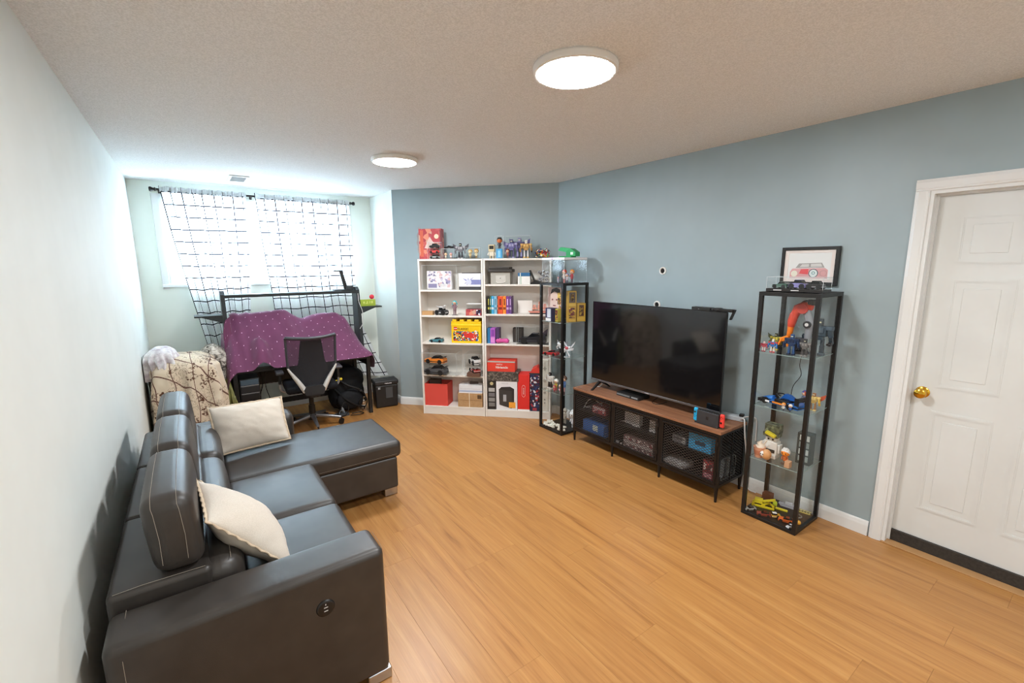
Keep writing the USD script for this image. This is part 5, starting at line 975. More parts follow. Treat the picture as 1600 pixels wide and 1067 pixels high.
# ------------------------------------------------------------------ desk under the window
DX0, DX1, DF, DB, DT = -3.095, -1.725, 5.13, 5.72, .715
desk = Thing('computer_desk', 'black gaming desk with raised monitor shelf under the window', 'desk', ((DX0 + DX1) / 2, (DF + DB) / 2, 0)); P = lambda n, m, mt=None, **k: desk.part(n, m, mt or M_black, world=True, **k)
P('top', MB().box((DX0, DF, DT - .022), (DX1, DB, DT), .003))
for x in (DX0, DX1 - .04):
    P('leg', MB().box((x, DF + .01, 0), (x + .04, DF + .05, DT - .022), .003)); P('leg', MB().box((x, DB - .05, 0), (x + .04, DB - .01, DT - .022), .003))
    P('side_rail', MB().box((x + .005, DF + .05, .58), (x + .035, DB - .05, .66), .003))
P('front_rail', MB().box((DX0 + .04, DF + .02, DT - .055), (DX1 - .04, DF + .035, DT - .022)))
P('back_panel', MB().box((DX0 + .04, DB - .02, .40), (DX1 - .04, DB - .01, .60)), C('#2a2725', .5))
for x, s in ((DX0 - .012, 1), (DX1 - .024, -1)):
    P('upright', MB().prism([(5.36, DT), (5.60, DT), (5.60, 1.44), (5.55, 1.475), (5.47, 1.475), (5.42, 1.44)], .036, (x, 0, 0), (0, 1, 0), (0, 0, 1)), C('#23292b', .4))
P('monitor_shelf', MB().box((DX0 + .02, 5.42, 1.405), (DX1 - .02, 5.60, 1.436), .004), C('#23292b', .4))
for x0, x1, s in ((-3.345, DX0 - .012, 1), (DX1 + .012, -1.455, -1)):
    P('side_shelf', MB().box((x0, 5.40, 1.222), (x1, 5.60, 1.238), .003), C('#2b3234', .4))
    w = .18; a, b = (x1, x1 - w) if s > 0 else (x0, x0 + w)
    P('shelf_bracket', MB().prism([(a, 1.222), (b, 1.222), (a, 1.155)] if s < 0 else [(b, 1.222), (a, 1.222), (a, 1.155)], .02, (0, 5.43, 0), (1, 0, 0), (0, 0, 1)), C('#2b3234', .4))
t = Thing('tablet_holder', 'black angled tablet holder on the right end of the desk monitor shelf', 'tablet holder', (-1.87, 5.52, 1.436))
t.part('base', MB().box((-.11, -.05, 0), (.08, .05, .012), .004), M_black); t.part('arm', MB().prism([(.015, .01), (.055, .01), (.0, .235), (-.035, .235)], .02, (0, .01, 0), (1, 0, 0), (0, 0, 1)), M_black); t.part('ledge', MB().box((-.095, -.015, .222), (.0, .03, .236), .003), M_black)
t = Thing('headset_box', 'dark box on top of the right desk upright', 'box', (-1.79, 5.53, 1.4365)); t.part('body', MB().box((-.05, -.05, 0), (.03, .05, .05), .01), C('#2b3033', .4))
t = Thing('green_sign', 'lime green block sign with a red ball on the right side shelf of the desk', 'desk toy', (-1.60, 5.49, 1.2385))
t.part('body', MB().box((-.092, -.02, 0), (.092, .02, .078), .004), C('#a9bd3c', .5)); t.part('glyph', MB().box((-.06, -.022, .03), (-.04, -.019, .055)).box((-.03, -.022, .028), (.0, -.019, .04)).box((-.015, -.022, .04), (-.005, -.019, .06)).box((.015, -.022, .03), (.025, -.019, .058)).box((.035, -.022, .03), (.06, -.019, .058)), C('#d8e07a', .5)); t.part('ball', MB().sph((.055, 0, .108), .028), C('#d32a3a', .5), smooth=True, label='red ball')
solo('hanging_cable', MB().wire([(-1.735, 5.405, 1.40), (-1.735, 5.39, 1.30), (-1.70, 5.385, 1.18), (-1.705, 5.385, 1.05), (-1.745, 5.38, .98)], .004), C('#d9d7d4', .5), 'white cable hanging down the right desk upright', 'cable')

# purple dotted cloth draped over the desk
st = [(-3.150, [(5.62, .80), (5.50, .74), (5.36, .62), (5.20, .52), (5.085, .47)]),
      (-3.128, [(5.63, 1.02), (5.50, .95), (5.32, .84), (5.16, .70), (5.085, .60)]),
      (-3.085, [(5.62, 1.20), (5.52, 1.19), (5.34, .99), (5.15, .78), (5.085, .66)]),
      (-3.045, [(5.62, 1.225), (5.52, 1.235), (5.34, 1.06), (5.15, .79), (5.085, .690)]),
      (-2.98, [(5.62, 1.230), (5.50, 1.240), (5.36, 1.11), (5.16, .79), (5.085, .690)]),
      (-2.85, [(5.62, 1.225), (5.48, 1.240), (5.36, 1.12), (5.16, .80), (5.085, .690)]),
      (-2.62, [(5.62, 1.230), (5.48, 1.245), (5.36, 1.12), (5.16, .78), (5.085, .690)]),
      (-2.53, [(5.62, 1.230), (5.50, 1.240), (5.36, 1.10), (5.16, .78), (5.085, .690)]),
      (-2.36, [(5.62, 1.13), (5.50, 1.150), (5.36, 1.01), (5.16, .78), (5.085, .690)]),
      (-2.20, [(5.62, 1.15), (5.50, 1.175), (5.36, 1.04), (5.16, .78), (5.085, .690)]),
      (-2.00, [(5.62, 1.16), (5.50, 1.180), (5.36, 1.05), (5.16, .78), (5.085, .690)]),
      (-1.90, [(5.62, 1.10), (5.50, 1.13), (5.36, 1.00), (5.16, .77), (5.085, .690)]),
      (-1.79, [(5.62, .86), (5.50, .93), (5.36, .87), (5.16, .755), (5.085, .690)]),
      (-1.712, [(5.62, .74), (5.50, .75), (5.36, .742), (5.16, .735), (5.09, .70)]),
      (-1.675, [(5.60, .66), (5.46, .66), (5.34, .66), (5.22, .66), (5.12, .62)]),
      (-1.672, [(5.56, .54), (5.46, .53), (5.34, .52), (5.22, .53), (5.15, .55)])]
from scipy.interpolate import PchipInterpolator
xs = np.array([s[0] for s in st]); AY = np.array([[p[0] for p in s[1]] for s in st]); AZ = np.array([[p[1] for p in s[1]] for s in st])
su = np.linspace(0, 1, len(st)); uu = np.linspace(0, 1, 121); vv = np.linspace(0, 1, 60); sv = np.linspace(0, 1, 5)
X = PchipInterpolator(su, xs)(uu); Yc = PchipInterpolator(su, AY, axis=0)(uu); Zc = PchipInterpolator(su, AZ, axis=0)(uu)
Yg = PchipInterpolator(sv, Yc, axis=1)(vv); Zg = PchipInterpolator(sv, Zc, axis=1)(vv); Xg = np.repeat(X[:, None], 60, 1)
Pn = np.stack([Xg, Yg, Zg], -1)
# folds running from the monitor tops down to the front edge, and a tent over a thing standing on the desk
fold = (meshkit.fbm(np.stack([Xg * 9, Yg * 1.5, Zg * 2], -1), 3, 3) - .5) * .05
fold += .010 * np.sin(Xg * 60 + Yg * 9) * np.clip((Xg + 2.45) * -4, 0, 1) * np.clip(1 - abs(Xg + 3.1) * 3, 0, 1)
Pn[..., 2] += fold * np.clip((Zg - .72) * 6, .12, 1); Pn[..., 1] -= fold * .5
bump = np.exp(-((Xg + 2.82) / .085) ** 4) * np.exp(-((Yg - 5.16) / .085) ** 4); Pn[..., 2] += .15 * bump * (1 - .8 * abs(Xg + 2.82) / .12); Pn[..., 1] -= .03 * bump
Pn[..., 2] = np.where((Xg > DX0 - .02) & (Xg < DX1 + .01) & (Yg > DF - .006), np.maximum(Pn[..., 2], DT + .006), Pn[..., 2])
Pn[..., 1] = np.where(Zg < DT, np.minimum(Pn[..., 1], np.where((Xg > DX0 - .02) & (Xg < DX1 + .02), DF - .008, 9)), Pn[..., 1])
inside = (Xg > DX0 - .03) & (Xg < DX0 + .05) & (Pn[..., 1] > 5.33)
Pn[..., 1] = np.where(inside, np.minimum(Pn[..., 1], 5.352 - .02 * (1 - (Pn[..., 2] - .7))), Pn[..., 1])
du = np.linalg.norm(np.diff(Pn, axis=0), axis=-1); dv = np.linalg.norm(np.diff(Pn, axis=1), axis=-1)
Uc = np.vstack([np.zeros((1, 60)), np.cumsum(du, 0)]); Uc = (Uc * 0 + Uc.mean(1, keepdims=True)); Vc = np.hstack([np.zeros((121, 1)), np.cumsum(dv, 1)]); Vc = Vc * 0 + np.median(Vc, 0)[None]
uvc = np.stack([Uc, Vc], -1).reshape(-1, 2)
def dots(name, base, dot, sp, r):
    n = {'tc': ('texture_coordinate', {}), 'sx': ('separate_xyz', {}), 'a': ('math', dict(math_type='divide', value2=sp)), 'b': ('math', dict(math_type='divide', value2=sp * .5)),
         'bf': ('math', dict(math_type='floor')), 'bm': ('math', dict(math_type='floored_modulo', value2=2.0)), 'bh': ('math', dict(math_type='multiply', value2=.5)), 'as': ('math', dict(math_type='add')),
         'fa': ('math', dict(math_type='fraction')), 'fb': ('math', dict(math_type='fraction')), 'ca': ('math', dict(math_type='subtract', value2=.5)), 'cb': ('math', dict(math_type='subtract', value2=.5)), 'cb2': ('math', dict(math_type='multiply', value2=.5)),
         'cv': ('combine_xyz', {}), 'ln': ('vector_math', dict(math_type='length')), 'lt': ('math', dict(math_type='less_than', value2=r / sp)),
         'nz': ('noise_texture', dict(scale=7, detail=3)), 'nr': ('rgb_ramp', {'ramp': [(.3, lin(base)), (.7, tuple(min(1, c * 1.22) for c in lin(base)))]}), 'mx': ('mix', dict(color2=lin(dot))), 'p': ('principled_bsdf', dict(roughness=.75, specular_ior_level=.3, sheen_weight=.25)),}
    l = [('tc.UV', 'sx.vector'), ('sx.x', 'a.value1'), ('sx.y', 'b.value1'), ('b.value', 'bf.value1'), ('bf.value', 'bm.value1'), ('bm.value', 'bh.value1'), ('a.value', 'as.value1'), ('bh.value', 'as.value2'), ('as.value', 'fa.value1'), ('b.value', 'fb.value1'),
         ('fa.value', 'ca.value1'), ('fb.value', 'cb.value1'), ('cb.value', 'cb2.value1'), ('ca.value', 'cv.x'), ('cb2.value', 'cv.y'), ('cv.vector', 'ln.vector1'), ('ln.value', 'lt.value1'), ('tc.UV', 'nz.vector'), ('nz.fac', 'nr.fac'), ('nr.color', 'mx.color1'), ('lt.value', 'mx.fac'), ('mx.color', 'p.base_color')]
    return mat(name, n, l)
solo('dust_cloth', MB().sheet(Pn), dots('purple_dotted_cloth', '#6e3a5a', '#cfa6bd', .118, .0056), 'purple white-dotted cloth draped over the things on the desk', 'cloth', smooth=True, uv=uvc)

# things under the desk
t = Thing('computer_tower', 'black computer tower under the left end of the desk', 'computer', (-2.955, 5.35, 0))
t.part('case', MB().box((-.09, -.19, 0), (.09, .2, .60), .006), M_black); t.part('drive_bay', MB().box((-.08, -.196, .535), (.08, -.186, .59), .003), C('#4b5a66', .3)); t.part('drive_bay', MB().box((-.08, -.196, .455), (.08, -.186, .52), .003), C('#2c2c2e', .3)); t.part('drive_bay', MB().box((-.08, -.196, .375), (.08, -.186, .44), .003), C('#242426', .3))
t.part('trim_bar', MB().box((-.08, -.199, .525), (.08, -.19, .531)).box((-.08, -.199, .445), (.08, -.19, .451)), C('#8d8d8f', .3))
t.part('port_plate', MB().wire([(-.06, -.194, .29), (-.06, -.194, .35), (.06, -.194, .35), (.06, -.194, .29), (-.06, -.194, .29)], .003, k=2), C('#77797c', .4)); t.part('port', MB().box((-.03, -.195, .325), (.0, -.188, .335)).box((.02, -.195, .3), (.045, -.188, .315)), C('#b9bcbf', .4))
solo('hanging_cable', MB().wire([(-2.82, 5.60, .62), (-2.80, 5.55, .45), (-2.84, 5.5, .30), (-2.80, 5.45, .16), (-2.86, 5.4, .02), (-2.84, 5.3, .006)], .005), M_black, 'black cable looping down beside the computer tower', 'cable')
solo('hanging_cable', MB().wire([(-2.75, 5.62, .60), (-2.77, 5.57, .40), (-2.74, 5.52, .22), (-2.79, 5.46, .05), (-2.76, 5.40, .006)], .004), C('#3a3836', .5), 'thin grey cable hanging behind the computer tower', 'cable')
solo('skirting_duct', MB().box((-2.86, 5.66, .155), (-1.78, 5.70, .21), .004), C('#1f1d1c', .5), 'black cross bar running low under the back of the desk', 'bar')
rr = random.Random(8)
bag = Thing('backpack', 'black backpack slumped on the floor under the right end of the desk', 'backpack', (-1.93, 5.47, 0))
def lump(v, s=1, a=.035): 
    n = v / (np.linalg.norm(v, axis=1, keepdims=True) + 1e-9); return v + n * ((meshkit.fbm(v * 7 + s, 3, s) - .5) * a * 2)[:, None]
m = trimesh.creation.icosphere(4, 1.0); v = np.array(m.vertices); v = np.sign(v) * np.abs(v) ** .75; v = lump(v * np.array([.20, .17, .27]), 3); v[:, 2] += .27; v[:, 2] = np.maximum(v[:, 2], 0); m.vertices = v
bag.part('body', MB().add(m, (0, 0, 0), R3(rz=20)), fabric('black_nylon', '#151516', '#232426', 400, .7), smooth=True)
m = trimesh.creation.icosphere(3, 1.0); v = np.array(m.vertices); v = np.sign(v) * np.abs(v) ** .8; v = lump(v * np.array([.15, .07, .12]), 5, .02); m.vertices = v
bag.part('pocket', MB().add(m, (.0, -.17, .17)), fabric('charcoal_nylon', '#1d1e20', '#2b2c2f', 400, .7), smooth=True)
bag.part('strap', MB().wire([(-.12, -.16, .42), (-.05, -.23, .36), (.06, -.25, .30), (.14, -.22, .22), (.17, -.17, .12)], .014).wire([(-.16, -.12, .30), (-.08, -.24, .2), (.05, -.26, .10), (.15, -.2, .05)], .012), C('#101011', .6))
bag.part('buckle', MB().ob((.10, -.25, .27), (.03, .012, .02), R3(rz=15), .003), C('#3a3b3e', .3))
solo('cable_tangle', MB().wire([(-2.12, 5.22, .01), (-2.08, 5.19, .10), (-2.03, 5.2, .17), (-1.98, 5.22, .10), (-2.02, 5.2, .02), (-2.10, 5.18, .012)], .006).wire([(-1.98, 5.17, .012), (-1.9, 5.13, .014), (-1.83, 5.16, .012), (-1.86, 5.22, .012), (-1.95, 5.22, .012)], .005).wire([(-1.80, 5.24, .03), (-1.77, 5.2, .13), (-1.80, 5.18, .2), (-1.86, 5.2, .15), (-1.84, 5.23, .05)], .006), M_black, 'tangle of black cables on the floor in front of the backpack', 'cables', kind='stuff')
t = Thing('bottle', 'small brown and white bottle on the floor beside the right desk leg', 'bottle', (-1.782, 5.30, 0)); t.part('body', MB().lathe([(0, 0), (.022, 0), (.022, .09), (.012, .105), (.012, .12), (0, .12)]), C('#a5805e', .4)); t.part('cap', MB().lathe([(.014, .115), (.014, .135), (0, .136)]), C('#e3ded6', .4)); t.part('label', MB().lathe([(.0224, .03), (.0226, .03), (.0226, .07), (.0224, .07)]), C('#d6cfc4', .5))
t = Thing('toolbox', 'small grey box with a pale handle on the floor behind the chair', 'box', (-2.06, 5.24, 0), 15); t.part('body', MB().box((-.07, -.05, 0), (.07, .05, .03), .004), C('#44474a', .5)); t.part('handle', MB().wire([(-.03, 0, .03), (-.02, 0, .06), (.02, 0, .06), (.03, 0, .03)], .006), C('#8d9296', .4))
t = Thing('wand', 'grey upright cleaner handle leaning beside the chair', 'cleaner', (-2.03, 5.27, .03)); t.part('tube', MB().tubev([(0, 0, 0), (-.02, .0, .10), (-.035, .01, .17)], [.014, .012, .009], 10), C('#a9adb0', .4))

# paper shredder
t = Thing('paper_shredder', 'black paper shredder bin standing on the floor right of the desk', 'paper shredder', (-1.503, 5.32, 0), -7)
def sh(v): v = v.copy(); k = (v[:, 2] + .17) / .34; v[:, 0] *= .93 + .07 * k; v[:, 1] *= .93 + .07 * k; return v
t.part('bin', MB().add(rbox(.285, .19, .285, .022, 3, sh), (0, 0, .1425)), C('#1b1a1a', .45))
t.part('head', MB().add(rbox(.295, .20, .065, .022, 3), (0, 0, .312)), C('#242426', .4)); t.part('paper_slot', MB().box((-.115, -.02, .3435), (.115, .0, .3455)), C('#0a0a0a', .6))
t.part('window', MB().add(rbox(.085, .006, .135, .0029, 1), (.028, -.0945, .185)), C('#474a4d', .25)); t.part('lettering', MB().text('Fellowes', .014, (.02, -.101, .306), d=.0015, bold=True), C('#e3e3e3', .4)); t.part('sticker', MB().box((-.105, -.0965, .235), (-.075, -.093, .268)), C('#7d8082', .4)); t.part('sticker', MB().box((-.100, -.0972, .243), (-.088, -.0960, .256)), C('#d9dadb', .4))

# ------------------------------------------------------------------ office chair
ch = Thing('office_chair', 'black mesh-backed swivel office chair with silver side arms at the desk', 'office chair', (-2.405, 5.08, 0), -4)
# local -y faces the viewer: the back of the chair
def bk(u, v):  # back shell: u -1..1, v 0..1 (bottom to top)
    wv = np.interp(v, [0, .18, .45, .7, 1], [.075, .13, .222, .226, .228]); y = -.335 - .05 * v + .03 * math.sin(PI * v) + .035 * (u * u) * (.4 + .6 * v); z = .465 + .575 * v - .018 * (1 - u * u) * (v > .8) * (v - .8) * 5
    return np.array([u * wv, y, z])
def rail(pts, r): return MB().wire(pts, r, 10, 4)
fr = MB(); L = [bk(-1, v) for v in np.linspace(.40, 1, 9)]; Rr = [bk(1, v) for v in np.linspace(.40, 1, 9)]
fr.wire(L, .012, 10, 3).wire(Rr, .012, 10, 3).wire([bk(u, 1) for u in np.linspace(-1, 1, 9)], .016, 10, 3)
ch.part('back_frame', fr, C('#3a3b40', .4), smooth=50)
for s in (-1, 1):
    pts = [bk(s * 1.02, v) + np.array([0, -.012, 0]) for v in np.linspace(.02, .46, 8)]
    ch.part('silver_arm', MB().tubev(np.array(pts), [.026, .025, .024, .022, .020, .017, .013, .008], 12), C('#cbc7c1', .35, .2), smooth=60, label='silver curved lower side arm')
N = 24; S = np.array([[bk(u, v) for u in np.linspace(-.97, .97, N)] for v in np.linspace(.05, .985, 30)])
M_mesh = mat('black_chair_mesh', {'t': ('transparent_bsdf', {}), 'p': ('principled_bsdf', dict(base_color=lin('#26262b'), roughness=.7)), 'm': ('mix_closure', dict(fac=.62))}, [('t.BSDF', 'm.closure1'), ('p.BSDF', 'm.closure2')], 'm.closure')
ch.part('mesh_back', MB().sheet(S), M_mesh, smooth=True)
S2 = np.array([[bk(u * np.interp(v, [0, .3, .55, .95], [.35, .78, .55, .42]), v) + np.array([0, .035, 0]) for u in np.linspace(-1, 1, 14)] for v in np.linspace(.10, .95, 24)])
ch.part('lumbar_support', MB().sheet(S2), C('#232327', .6), smooth=True)
ch.part('back_bracket', MB().prism([(-.085, .44), (.085, .44), (.10, .50), (.075, .535), (-.075, .535), (-.10, .50)], .045, (0, -.315, 0), (1, 0, 0), (0, 0, 1)).box((-.05, -.33, .41), (.05, -.05, .445), .01), C('#2b2b2d', .4))
ch.part('seat', MB().add(rbox(.50, .48, .075, .035, 5), (0, .0, .475)), fabric('black_seat_fabric', '#17171a', '#222226', 400, .9), smooth=50)
ch.part('mechanism', MB().box((-.09, -.12, .39), (.09, .12, .44), .01), M_black)
ch.part('gas_column', MB().cyl((0, 0, .12), (0, 0, .24), .033).cyl((0, 0, .22), (0, 0, .40), .024), M_black)
for k in range(5):
    a = math.radians(72 * k + 200); e = np.array([math.cos(a), math.sin(a), 0]) * .29
    ch.part('base_leg', MB().tubev([(e[0] * .08, e[1] * .08, .125), (e[0] * .5, e[1] * .5, .105), (e[0], e[1], .078)], [.026, .021, .015], 10), C('#8f8f92', .3, .7), smooth=50)
    q = np.array([-math.sin(a), math.cos(a), 0]); c = MB()
    for s in (-1, 1): c.cyl(e + q * s * .010 + [0, 0, .028], e + q * s * .028 + [0, 0, .028], .028)
    c.cyl(e + [0, 0, .03], e + [0, 0, .08], .008); ch.part('caster', c, M_black)
ch.part('hub', MB().cyl((0, 0, .085), (0, 0, .14), .045), M_black)
for s in (-1, 1):
    ar = ch.part('armrest', MB().add(rbox(.075, .22, .03, .012, 2), (s * .285, -.02, .645)), C('#3f4044', .4))
    ch.part('arm_post', MB().box((s * .285 - .014, -.06, .52), (s * .285 + .014, -.02, .64), .005), M_black)
    ch.part('arm_bracket', MB().wire([(s * .285, -.04, .53), (s * .28, -.04, .46), (s * .22, -.04, .43), (s * .08, -.02, .42)], .014), C('#a3a5a8', .3, .5))
ch.part('lever', MB().cyl((.2, -.02, .47), (.31, -.05, .49), .006).sph((.31, -.05, .495), .016), C('#e0c52c', .4), label='yellow adjustment lever')

# ------------------------------------------------------------------ curtains
t = Thing('curtain_rod', 'black curtain rod with round finials above the window', 'curtain rod', (-2.56, 5.93, 2.47))
t.part('rod', MB().cyl((-3.53, 5.93, 2.497), (-1.60, 5.93, 2.492), .010), M_black, world=True)
for x, s in ((-3.53, -1), (-1.60, 1)):
    t.part('finial', MB().lathe([(0, -.02), (.012, -.02), (.012, -.008), (.02, .0), (.012, .012), (.016, .022), (.024, .036), (.02, .05), (0, .052)], (x, 5.93, 2.497 if s < 0 else 2.492), 18, R3(ry=90 * s)), M_black, world=True)
for x in (-3.50, -2.685, -1.63): t.part('bracket', MB().box((x - .006, 5.93, 2.478), (x + .006, YW, 2.487)).box((x - .012, YW - .006, 2.46), (x + .012, YW, 2.51)), M_black, world=True)
def gridmat(name, sp, wd):
    n = {'tc': ('texture_coordinate', {}), 'sx': ('separate_xyz', {})}; l = [('tc.UV', 'sx.vector')]
    for k in 'xy':
        n['d' + k] = ('math', dict(math_type='divide', value2=sp)); n['f' + k] = ('math', dict(math_type='fraction')); n['l' + k] = ('math', dict(math_type='less_than', value2=wd / sp))
        l += [('sx.' + k, 'd%s.value1' % k), ('d%s.value' % k, 'f%s.value1' % k), ('f%s.value' % k, 'l%s.value1' % k)]
    n['mx'] = ('math', dict(math_type='maximum')); n['wc'] = ('mix', dict(color1=lin('#f3f4f5'), color2=lin('#2c2e34')))
    n['d'] = ('diffuse_bsdf', {}); n['tl'] = ('translucent_bsdf', {}); n['tr'] = ('transparent_bsdf', {}); n['m1'] = ('mix_closure', dict(fac=.48)); n['m2'] = ('mix_closure', {}); n['tf'] = ('map_range', dict(from_min=0, from_max=1, to_min=.10, to_max=.0))
    l += [('lx.value', 'mx.value1'), ('ly.value', 'mx.value2'), ('mx.value', 'wc.fac'), ('wc.color', 'd.color'), ('wc.color', 'tl.color'), ('d.BSDF', 'm1.closure1'), ('tl.BSDF', 'm1.closure2'), ('mx.value', 'tf.value'), ('tf.result', 'm2.fac'), ('m1.closure', 'm2.closure1'), ('tr.BSDF', 'm2.closure2')]
    return mat(name, n, l, 'm2.closure')
M_curt = gridmat('sheer_grid_curtain', .125, .0098)
def curtain(label, rows, cloth_w, nf, seed, tuft):
    """rows: (z, x_left, x_right, y, wave depth)"""
    zz = [r[0] for r in rows][::-1]; f = lambda k, z: np.interp(z, zz, [r[k] for r in rows][::-1])
    nz, nx = 90, 150; Z = np.linspace(rows[0][0], rows[-1][0], nz); s = np.linspace(0, 1, nx); Pn = np.zeros((nz, nx, 3))
    for i, z in enumerate(Z):
        w = f(4, z); ph = s + .02 * math.sin(z * 2 + seed); sx = s + .012 * np.sin(2 * PI * nf * ph * .5 + seed)
        sw = np.interp(s, np.linspace(0, 1, len(tuft)), tuft)
        Pn[i, :, 0] = f(1, z) + (f(2, z) - f(1, z)) * np.clip(sx, 0, 1)
        Pn[i, :, 1] = rows[0][3] - .06 * (1 - (z - Z[-1]) / (Z[0] - Z[-1])) + (f(3, z) - rows[0][3] + .06 * (1 - (z - Z[-1]) / (Z[0] - Z[-1]))) * s ** 3 + w * (np.sin(2 * PI * nf * ph + seed) * .7 + np.sin(2 * PI * nf * 2.3 * ph + 1.3 * seed) * .3) * sw
        Pn[i, :, 2] = z + .010 * np.sin(2 * PI * nf * s * .5) * (1 - (z - Z[-1]) / (Z[0] - Z[-1]))
    uv = np.stack(np.meshgrid(Z[0] - Z, s * cloth_w, indexing='ij')[::-1], -1).reshape(-1, 2)
    hd = MB()
    T = Thing('curtain', label, 'curtain', (np.mean([r[1] for r in rows]), 5.9, rows[-1][0]))
    T.part('panel', MB().sheet(Pn), M_curt, world=True, smooth=True, uv=uv)
    # gathered heading: a ruffled tube of cloth around the rod
    nx2 = 220; s = np.linspace(0, 1, nx2); x = rows[0][1] + (rows[0][2] - rows[0][1]) * s; zc = 2.497 - .005 * (x + 3.53) / 1.93; R_ = []
    for a in np.linspace(0, 2 * PI, 13):
        r = .019 + .006 * np.sin(s * nf * 15 + 2 * np.sin(s * 31 + seed)) + .003 * np.sin(s * nf * 37 + a)
        R_.append(np.stack([x, 5.93 + r * math.cos(a), zc + (r + .012 * (math.sin(a) > .2)) * math.sin(a)], -1))
    uv2 = np.stack(np.meshgrid(np.linspace(0, .13, 13), s * cloth_w, indexing='ij')[::-1], -1).reshape(-1, 2)
    T.part('heading', MB().sheet(np.array(R_)), gridmat('gathered_heading_%d' % int(seed * 10), .125, .0048) , world=True, smooth=True, uv=uv2)
curtain('left sheer white curtain with a black grid, swept to the right behind the desk', [(2.485, -3.50, -2.735, 5.925, .018), (2.0, -3.44, -2.745, 5.91, .030), (1.4, -3.345, -2.79, 5.90, .034), (.95, -3.27, -2.82, 5.89, .034), (.45, -3.20, -2.80, 5.87, .03)], 1.06, 7, 1.0, [1, 1.2, .9, .5, .7, .4, .6])
curtain('right sheer white curtain with a black grid, trailing out to the right of the desk', [(2.48, -2.652, -1.615, 5.925, .014), (2.0, -2.63, -1.61, 5.915, .026), (1.45, -2.585, -1.605, 5.905, .030), (.95, -2.56, -1.56, 5.87, .028), (.62, -2.50, -1.455, 5.76, .024), (.31, -2.42, -1.345, 5.60, .02)], 1.32, 6, 2.4, [.5, .4, .6, .8, 1.2, .9, .3, .2])

# ------------------------------------------------------------------ blanket heap in the corner
def heap(name, label, cat, c, rx, ry, z0, z1, m, seed, nf=9, amp=.03, flare=.12, top=.7, px=3.2, uvk=None, clampx=None):
    """cloth thrown over a pile: rounded top, hanging folded sides"""
    na, nr = 144, 60; A = np.linspace(0, 2 * PI, na); P_ = np.zeros((nr, na, 3))
    for i, q in enumerate(np.linspace(0, 1, nr)):
        if q < .42: k = q / .42; rad = top * k ** .9; z = z1 - (z1 - z0) * .10 * k ** 3
        else: k = (q - .42) / .58; rad = top + (1 - top) * (1 - (1 - min(k * 2.6, 1)) ** 2) + flare * k; z = z1 - (z1 - z0) * (.10 + .90 * k)
        ca, sa = np.cos(A), np.sin(A); n = (np.abs(ca) ** px + np.abs(sa) ** px) ** (-1 / px)
        P_[i, :, 0] = rx * n * ca * rad; P_[i, :, 1] = ry * n * sa * rad; P_[i, :, 2] = z
        fo = amp * max(0, (q - .3)) * 1.5 * (np.sin(nf * A + seed + 2 * np.sin(A * 2 + seed)) + .5 * np.sin(nf * 2.1 * A + 2.2 * seed)); P_[i, :, 0] += fo * ca; P_[i, :, 1] += fo * sa
    nz = meshkit.fbm(P_ * 5 + seed, 4, seed) - .5; P_[..., 2] += nz * .10 * (np.linspace(1, .25, nr)[:, None]); nx = meshkit.fbm(P_ * 6 + seed * 3, 3, seed + 1) - .5; P_[..., 0] += nx * .05; P_[..., 1] += nx * .05
    P_ += np.array([c[0], c[1], 0]); P_[..., 2] = np.maximum(P_[..., 2], z0 + .002)
    if clampx: P_[..., 0] = np.clip(P_[..., 0], *clampx)
    solo(name, MB().sheet(P_), m, label, cat, smooth=True)
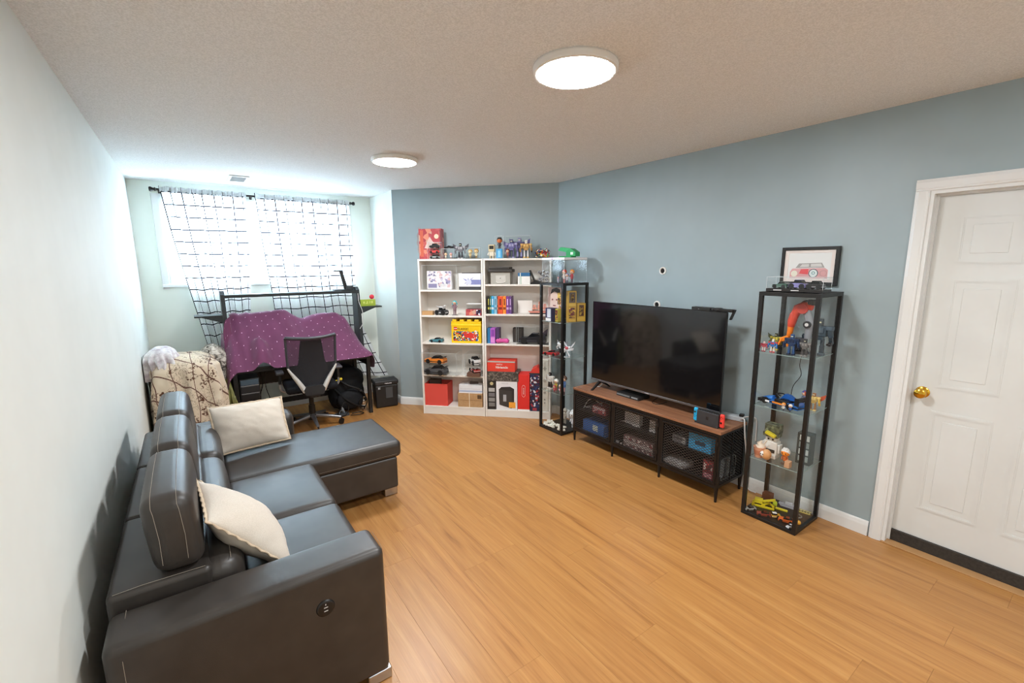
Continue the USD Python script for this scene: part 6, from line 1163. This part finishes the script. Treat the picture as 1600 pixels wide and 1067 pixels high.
M_throw = mat('sketch_print_throw', {
    'g': ('geometry', {}), 'dn': ('noise_texture', dict(scale=3.0, detail=1)), 'dv': ('vector_math', dict(math_type='multiply_add', vector2=(.13, .13, .13))),
    'w1': ('wave_texture', dict(bands_direction='diagonal', scale=1.9, distortion=0)), 'k1': ('math', dict(math_type='greater_than', value2=.993)), 'w2': ('wave_texture', dict(bands_direction='x', scale=2.3, distortion=0)), 'k2': ('math', dict(math_type='greater_than', value2=.994)), 'kk': ('math', dict(math_type='maximum')),
    'n1': ('noise_texture', dict(scale=8.5, detail=5, roughness=.7)), 'r1': ('rgb_ramp', {'ramp': [(.0, (0, 0, 0)), (.535, (0, 0, 0)), (.58, (1, 1, 1)), (1, (1, 1, 1))]}),
    'n2': ('noise_texture', dict(scale=40, detail=4, roughness=.7)), 'r2': ('rgb_ramp', {'ramp': [(.0, (0, 0, 0)), (.47, (0, 0, 0)), (.54, (1, 1, 1)), (1, (1, 1, 1))]}), 'an': ('math', dict(math_type='multiply')),
    'n4': ('noise_texture', dict(scale=30, detail=3, roughness=.6)), 'n5': ('math', dict(math_type='subtract', value2=.5)), 'n6': ('math', dict(math_type='absolute')), 'n7': ('math', dict(math_type='less_than', value2=.012)), 'n3': ('noise_texture', dict(scale=5, detail=1)), 'm3': ('math', dict(math_type='greater_than', value2=.5)), 'wm': ('math', dict(math_type='multiply')), 'wk': ('math', dict(math_type='multiply', value2=.8)),
    'c0': ('mix', dict(color1=lin('#d9c6ad'), color2=lin('#75564a'))), 'c1': ('mix', dict(color2=lin('#5b3a2b'))), 'c2': ('mix', dict(color2=lin('#6a5546'))), 'p': ('principled_bsdf', dict(roughness=.9, specular_ior_level=.1, sheen_weight=.2))},
    [('g.position', 'dn.vector'), ('dn.color', 'dv.vector1'), ('g.position', 'dv.vector3'), ('dv.vector', 'w1.vector'), ('dv.vector', 'w2.vector'), ('w1.fac', 'k1.value1'), ('w2.fac', 'k2.value1'), ('k1.value', 'kk.value1'), ('k2.value', 'kk.value2'), ('g.position', 'n1.vector'), ('n1.fac', 'r1.fac'), ('g.position', 'n2.vector'), ('n2.fac', 'r2.fac'), ('r1.color', 'an.value1'), ('r2.color', 'an.value2'),
     ('g.position', 'n4.vector'), ('n4.fac', 'n5.value1'), ('n5.value', 'n6.value1'), ('n6.value', 'n7.value1'), ('g.position', 'n3.vector'), ('n3.fac', 'm3.value1'), ('n7.value', 'wm.value1'), ('m3.value', 'wm.value2'), ('wm.value', 'wk.value1'),
     ('kk.value', 'c0.fac'), ('c0.color', 'c1.color1'), ('an.value', 'c1.fac'), ('c1.color', 'c2.color1'), ('wk.value', 'c2.fac'), ('c2.color', 'p.base_color')])
heap('printed_throw', 'beige throw with brown sketch print heaped in the corner behind the sofa', 'blanket', (-3.45, 5.08), .275, .36, 0, .93, M_throw, 2, 8, .055, .05, .90, 4.0, clampx=(-3.745, -3.155))
M_zebra = mat('mottled_grey_blanket', {'g': ('geometry', {}), 'n': ('noise_texture', dict(scale=16, detail=4, roughness=.7, distortion=.8)), 'r': ('rgb_ramp', {'ramp': [(.40, lin('#4a4540')), (.50, lin('#a59c90')), (.60, lin('#dcd5ca'))]}), 'p': ('principled_bsdf', dict(roughness=.9, specular_ior_level=.1))}, [('g.position', 'n.vector'), ('n.fac', 'r.fac'), ('r.color', 'p.base_color')])
heap('fleece_blanket', 'mottled grey and cream fleece blanket behind the right shoulder of the printed throw', 'blanket', (-3.235, 5.38), .15, .22, 0, .965, M_zebra, 5, 6, .03, .10, .7, 2.6, clampx=(-3.745, -3.11))
heap('lace_cloth', 'white and lilac cloth bunched on the left shoulder of the printed throw', 'cloth', (-3.62, 5.02), .12, .20, .74, 1.00, grainy('white_lilac_cloth', '#b9aab0', '#eae6e4', 18, .9), 8, 7, .05, .05, .8, 2.4, clampx=(-3.748, -3.3))
heap('green_bag', 'olive green crumpled bag between the blanket heap and the desk', 'bag', (-3.135, 5.20), .055, .09, 0, .60, grainy('olive_plastic', '#6d6c3e', '#9a9a5c', 9, .5), 11, 5, .03, .06, .5, 2.2, clampx=(-3.26, -3.065))
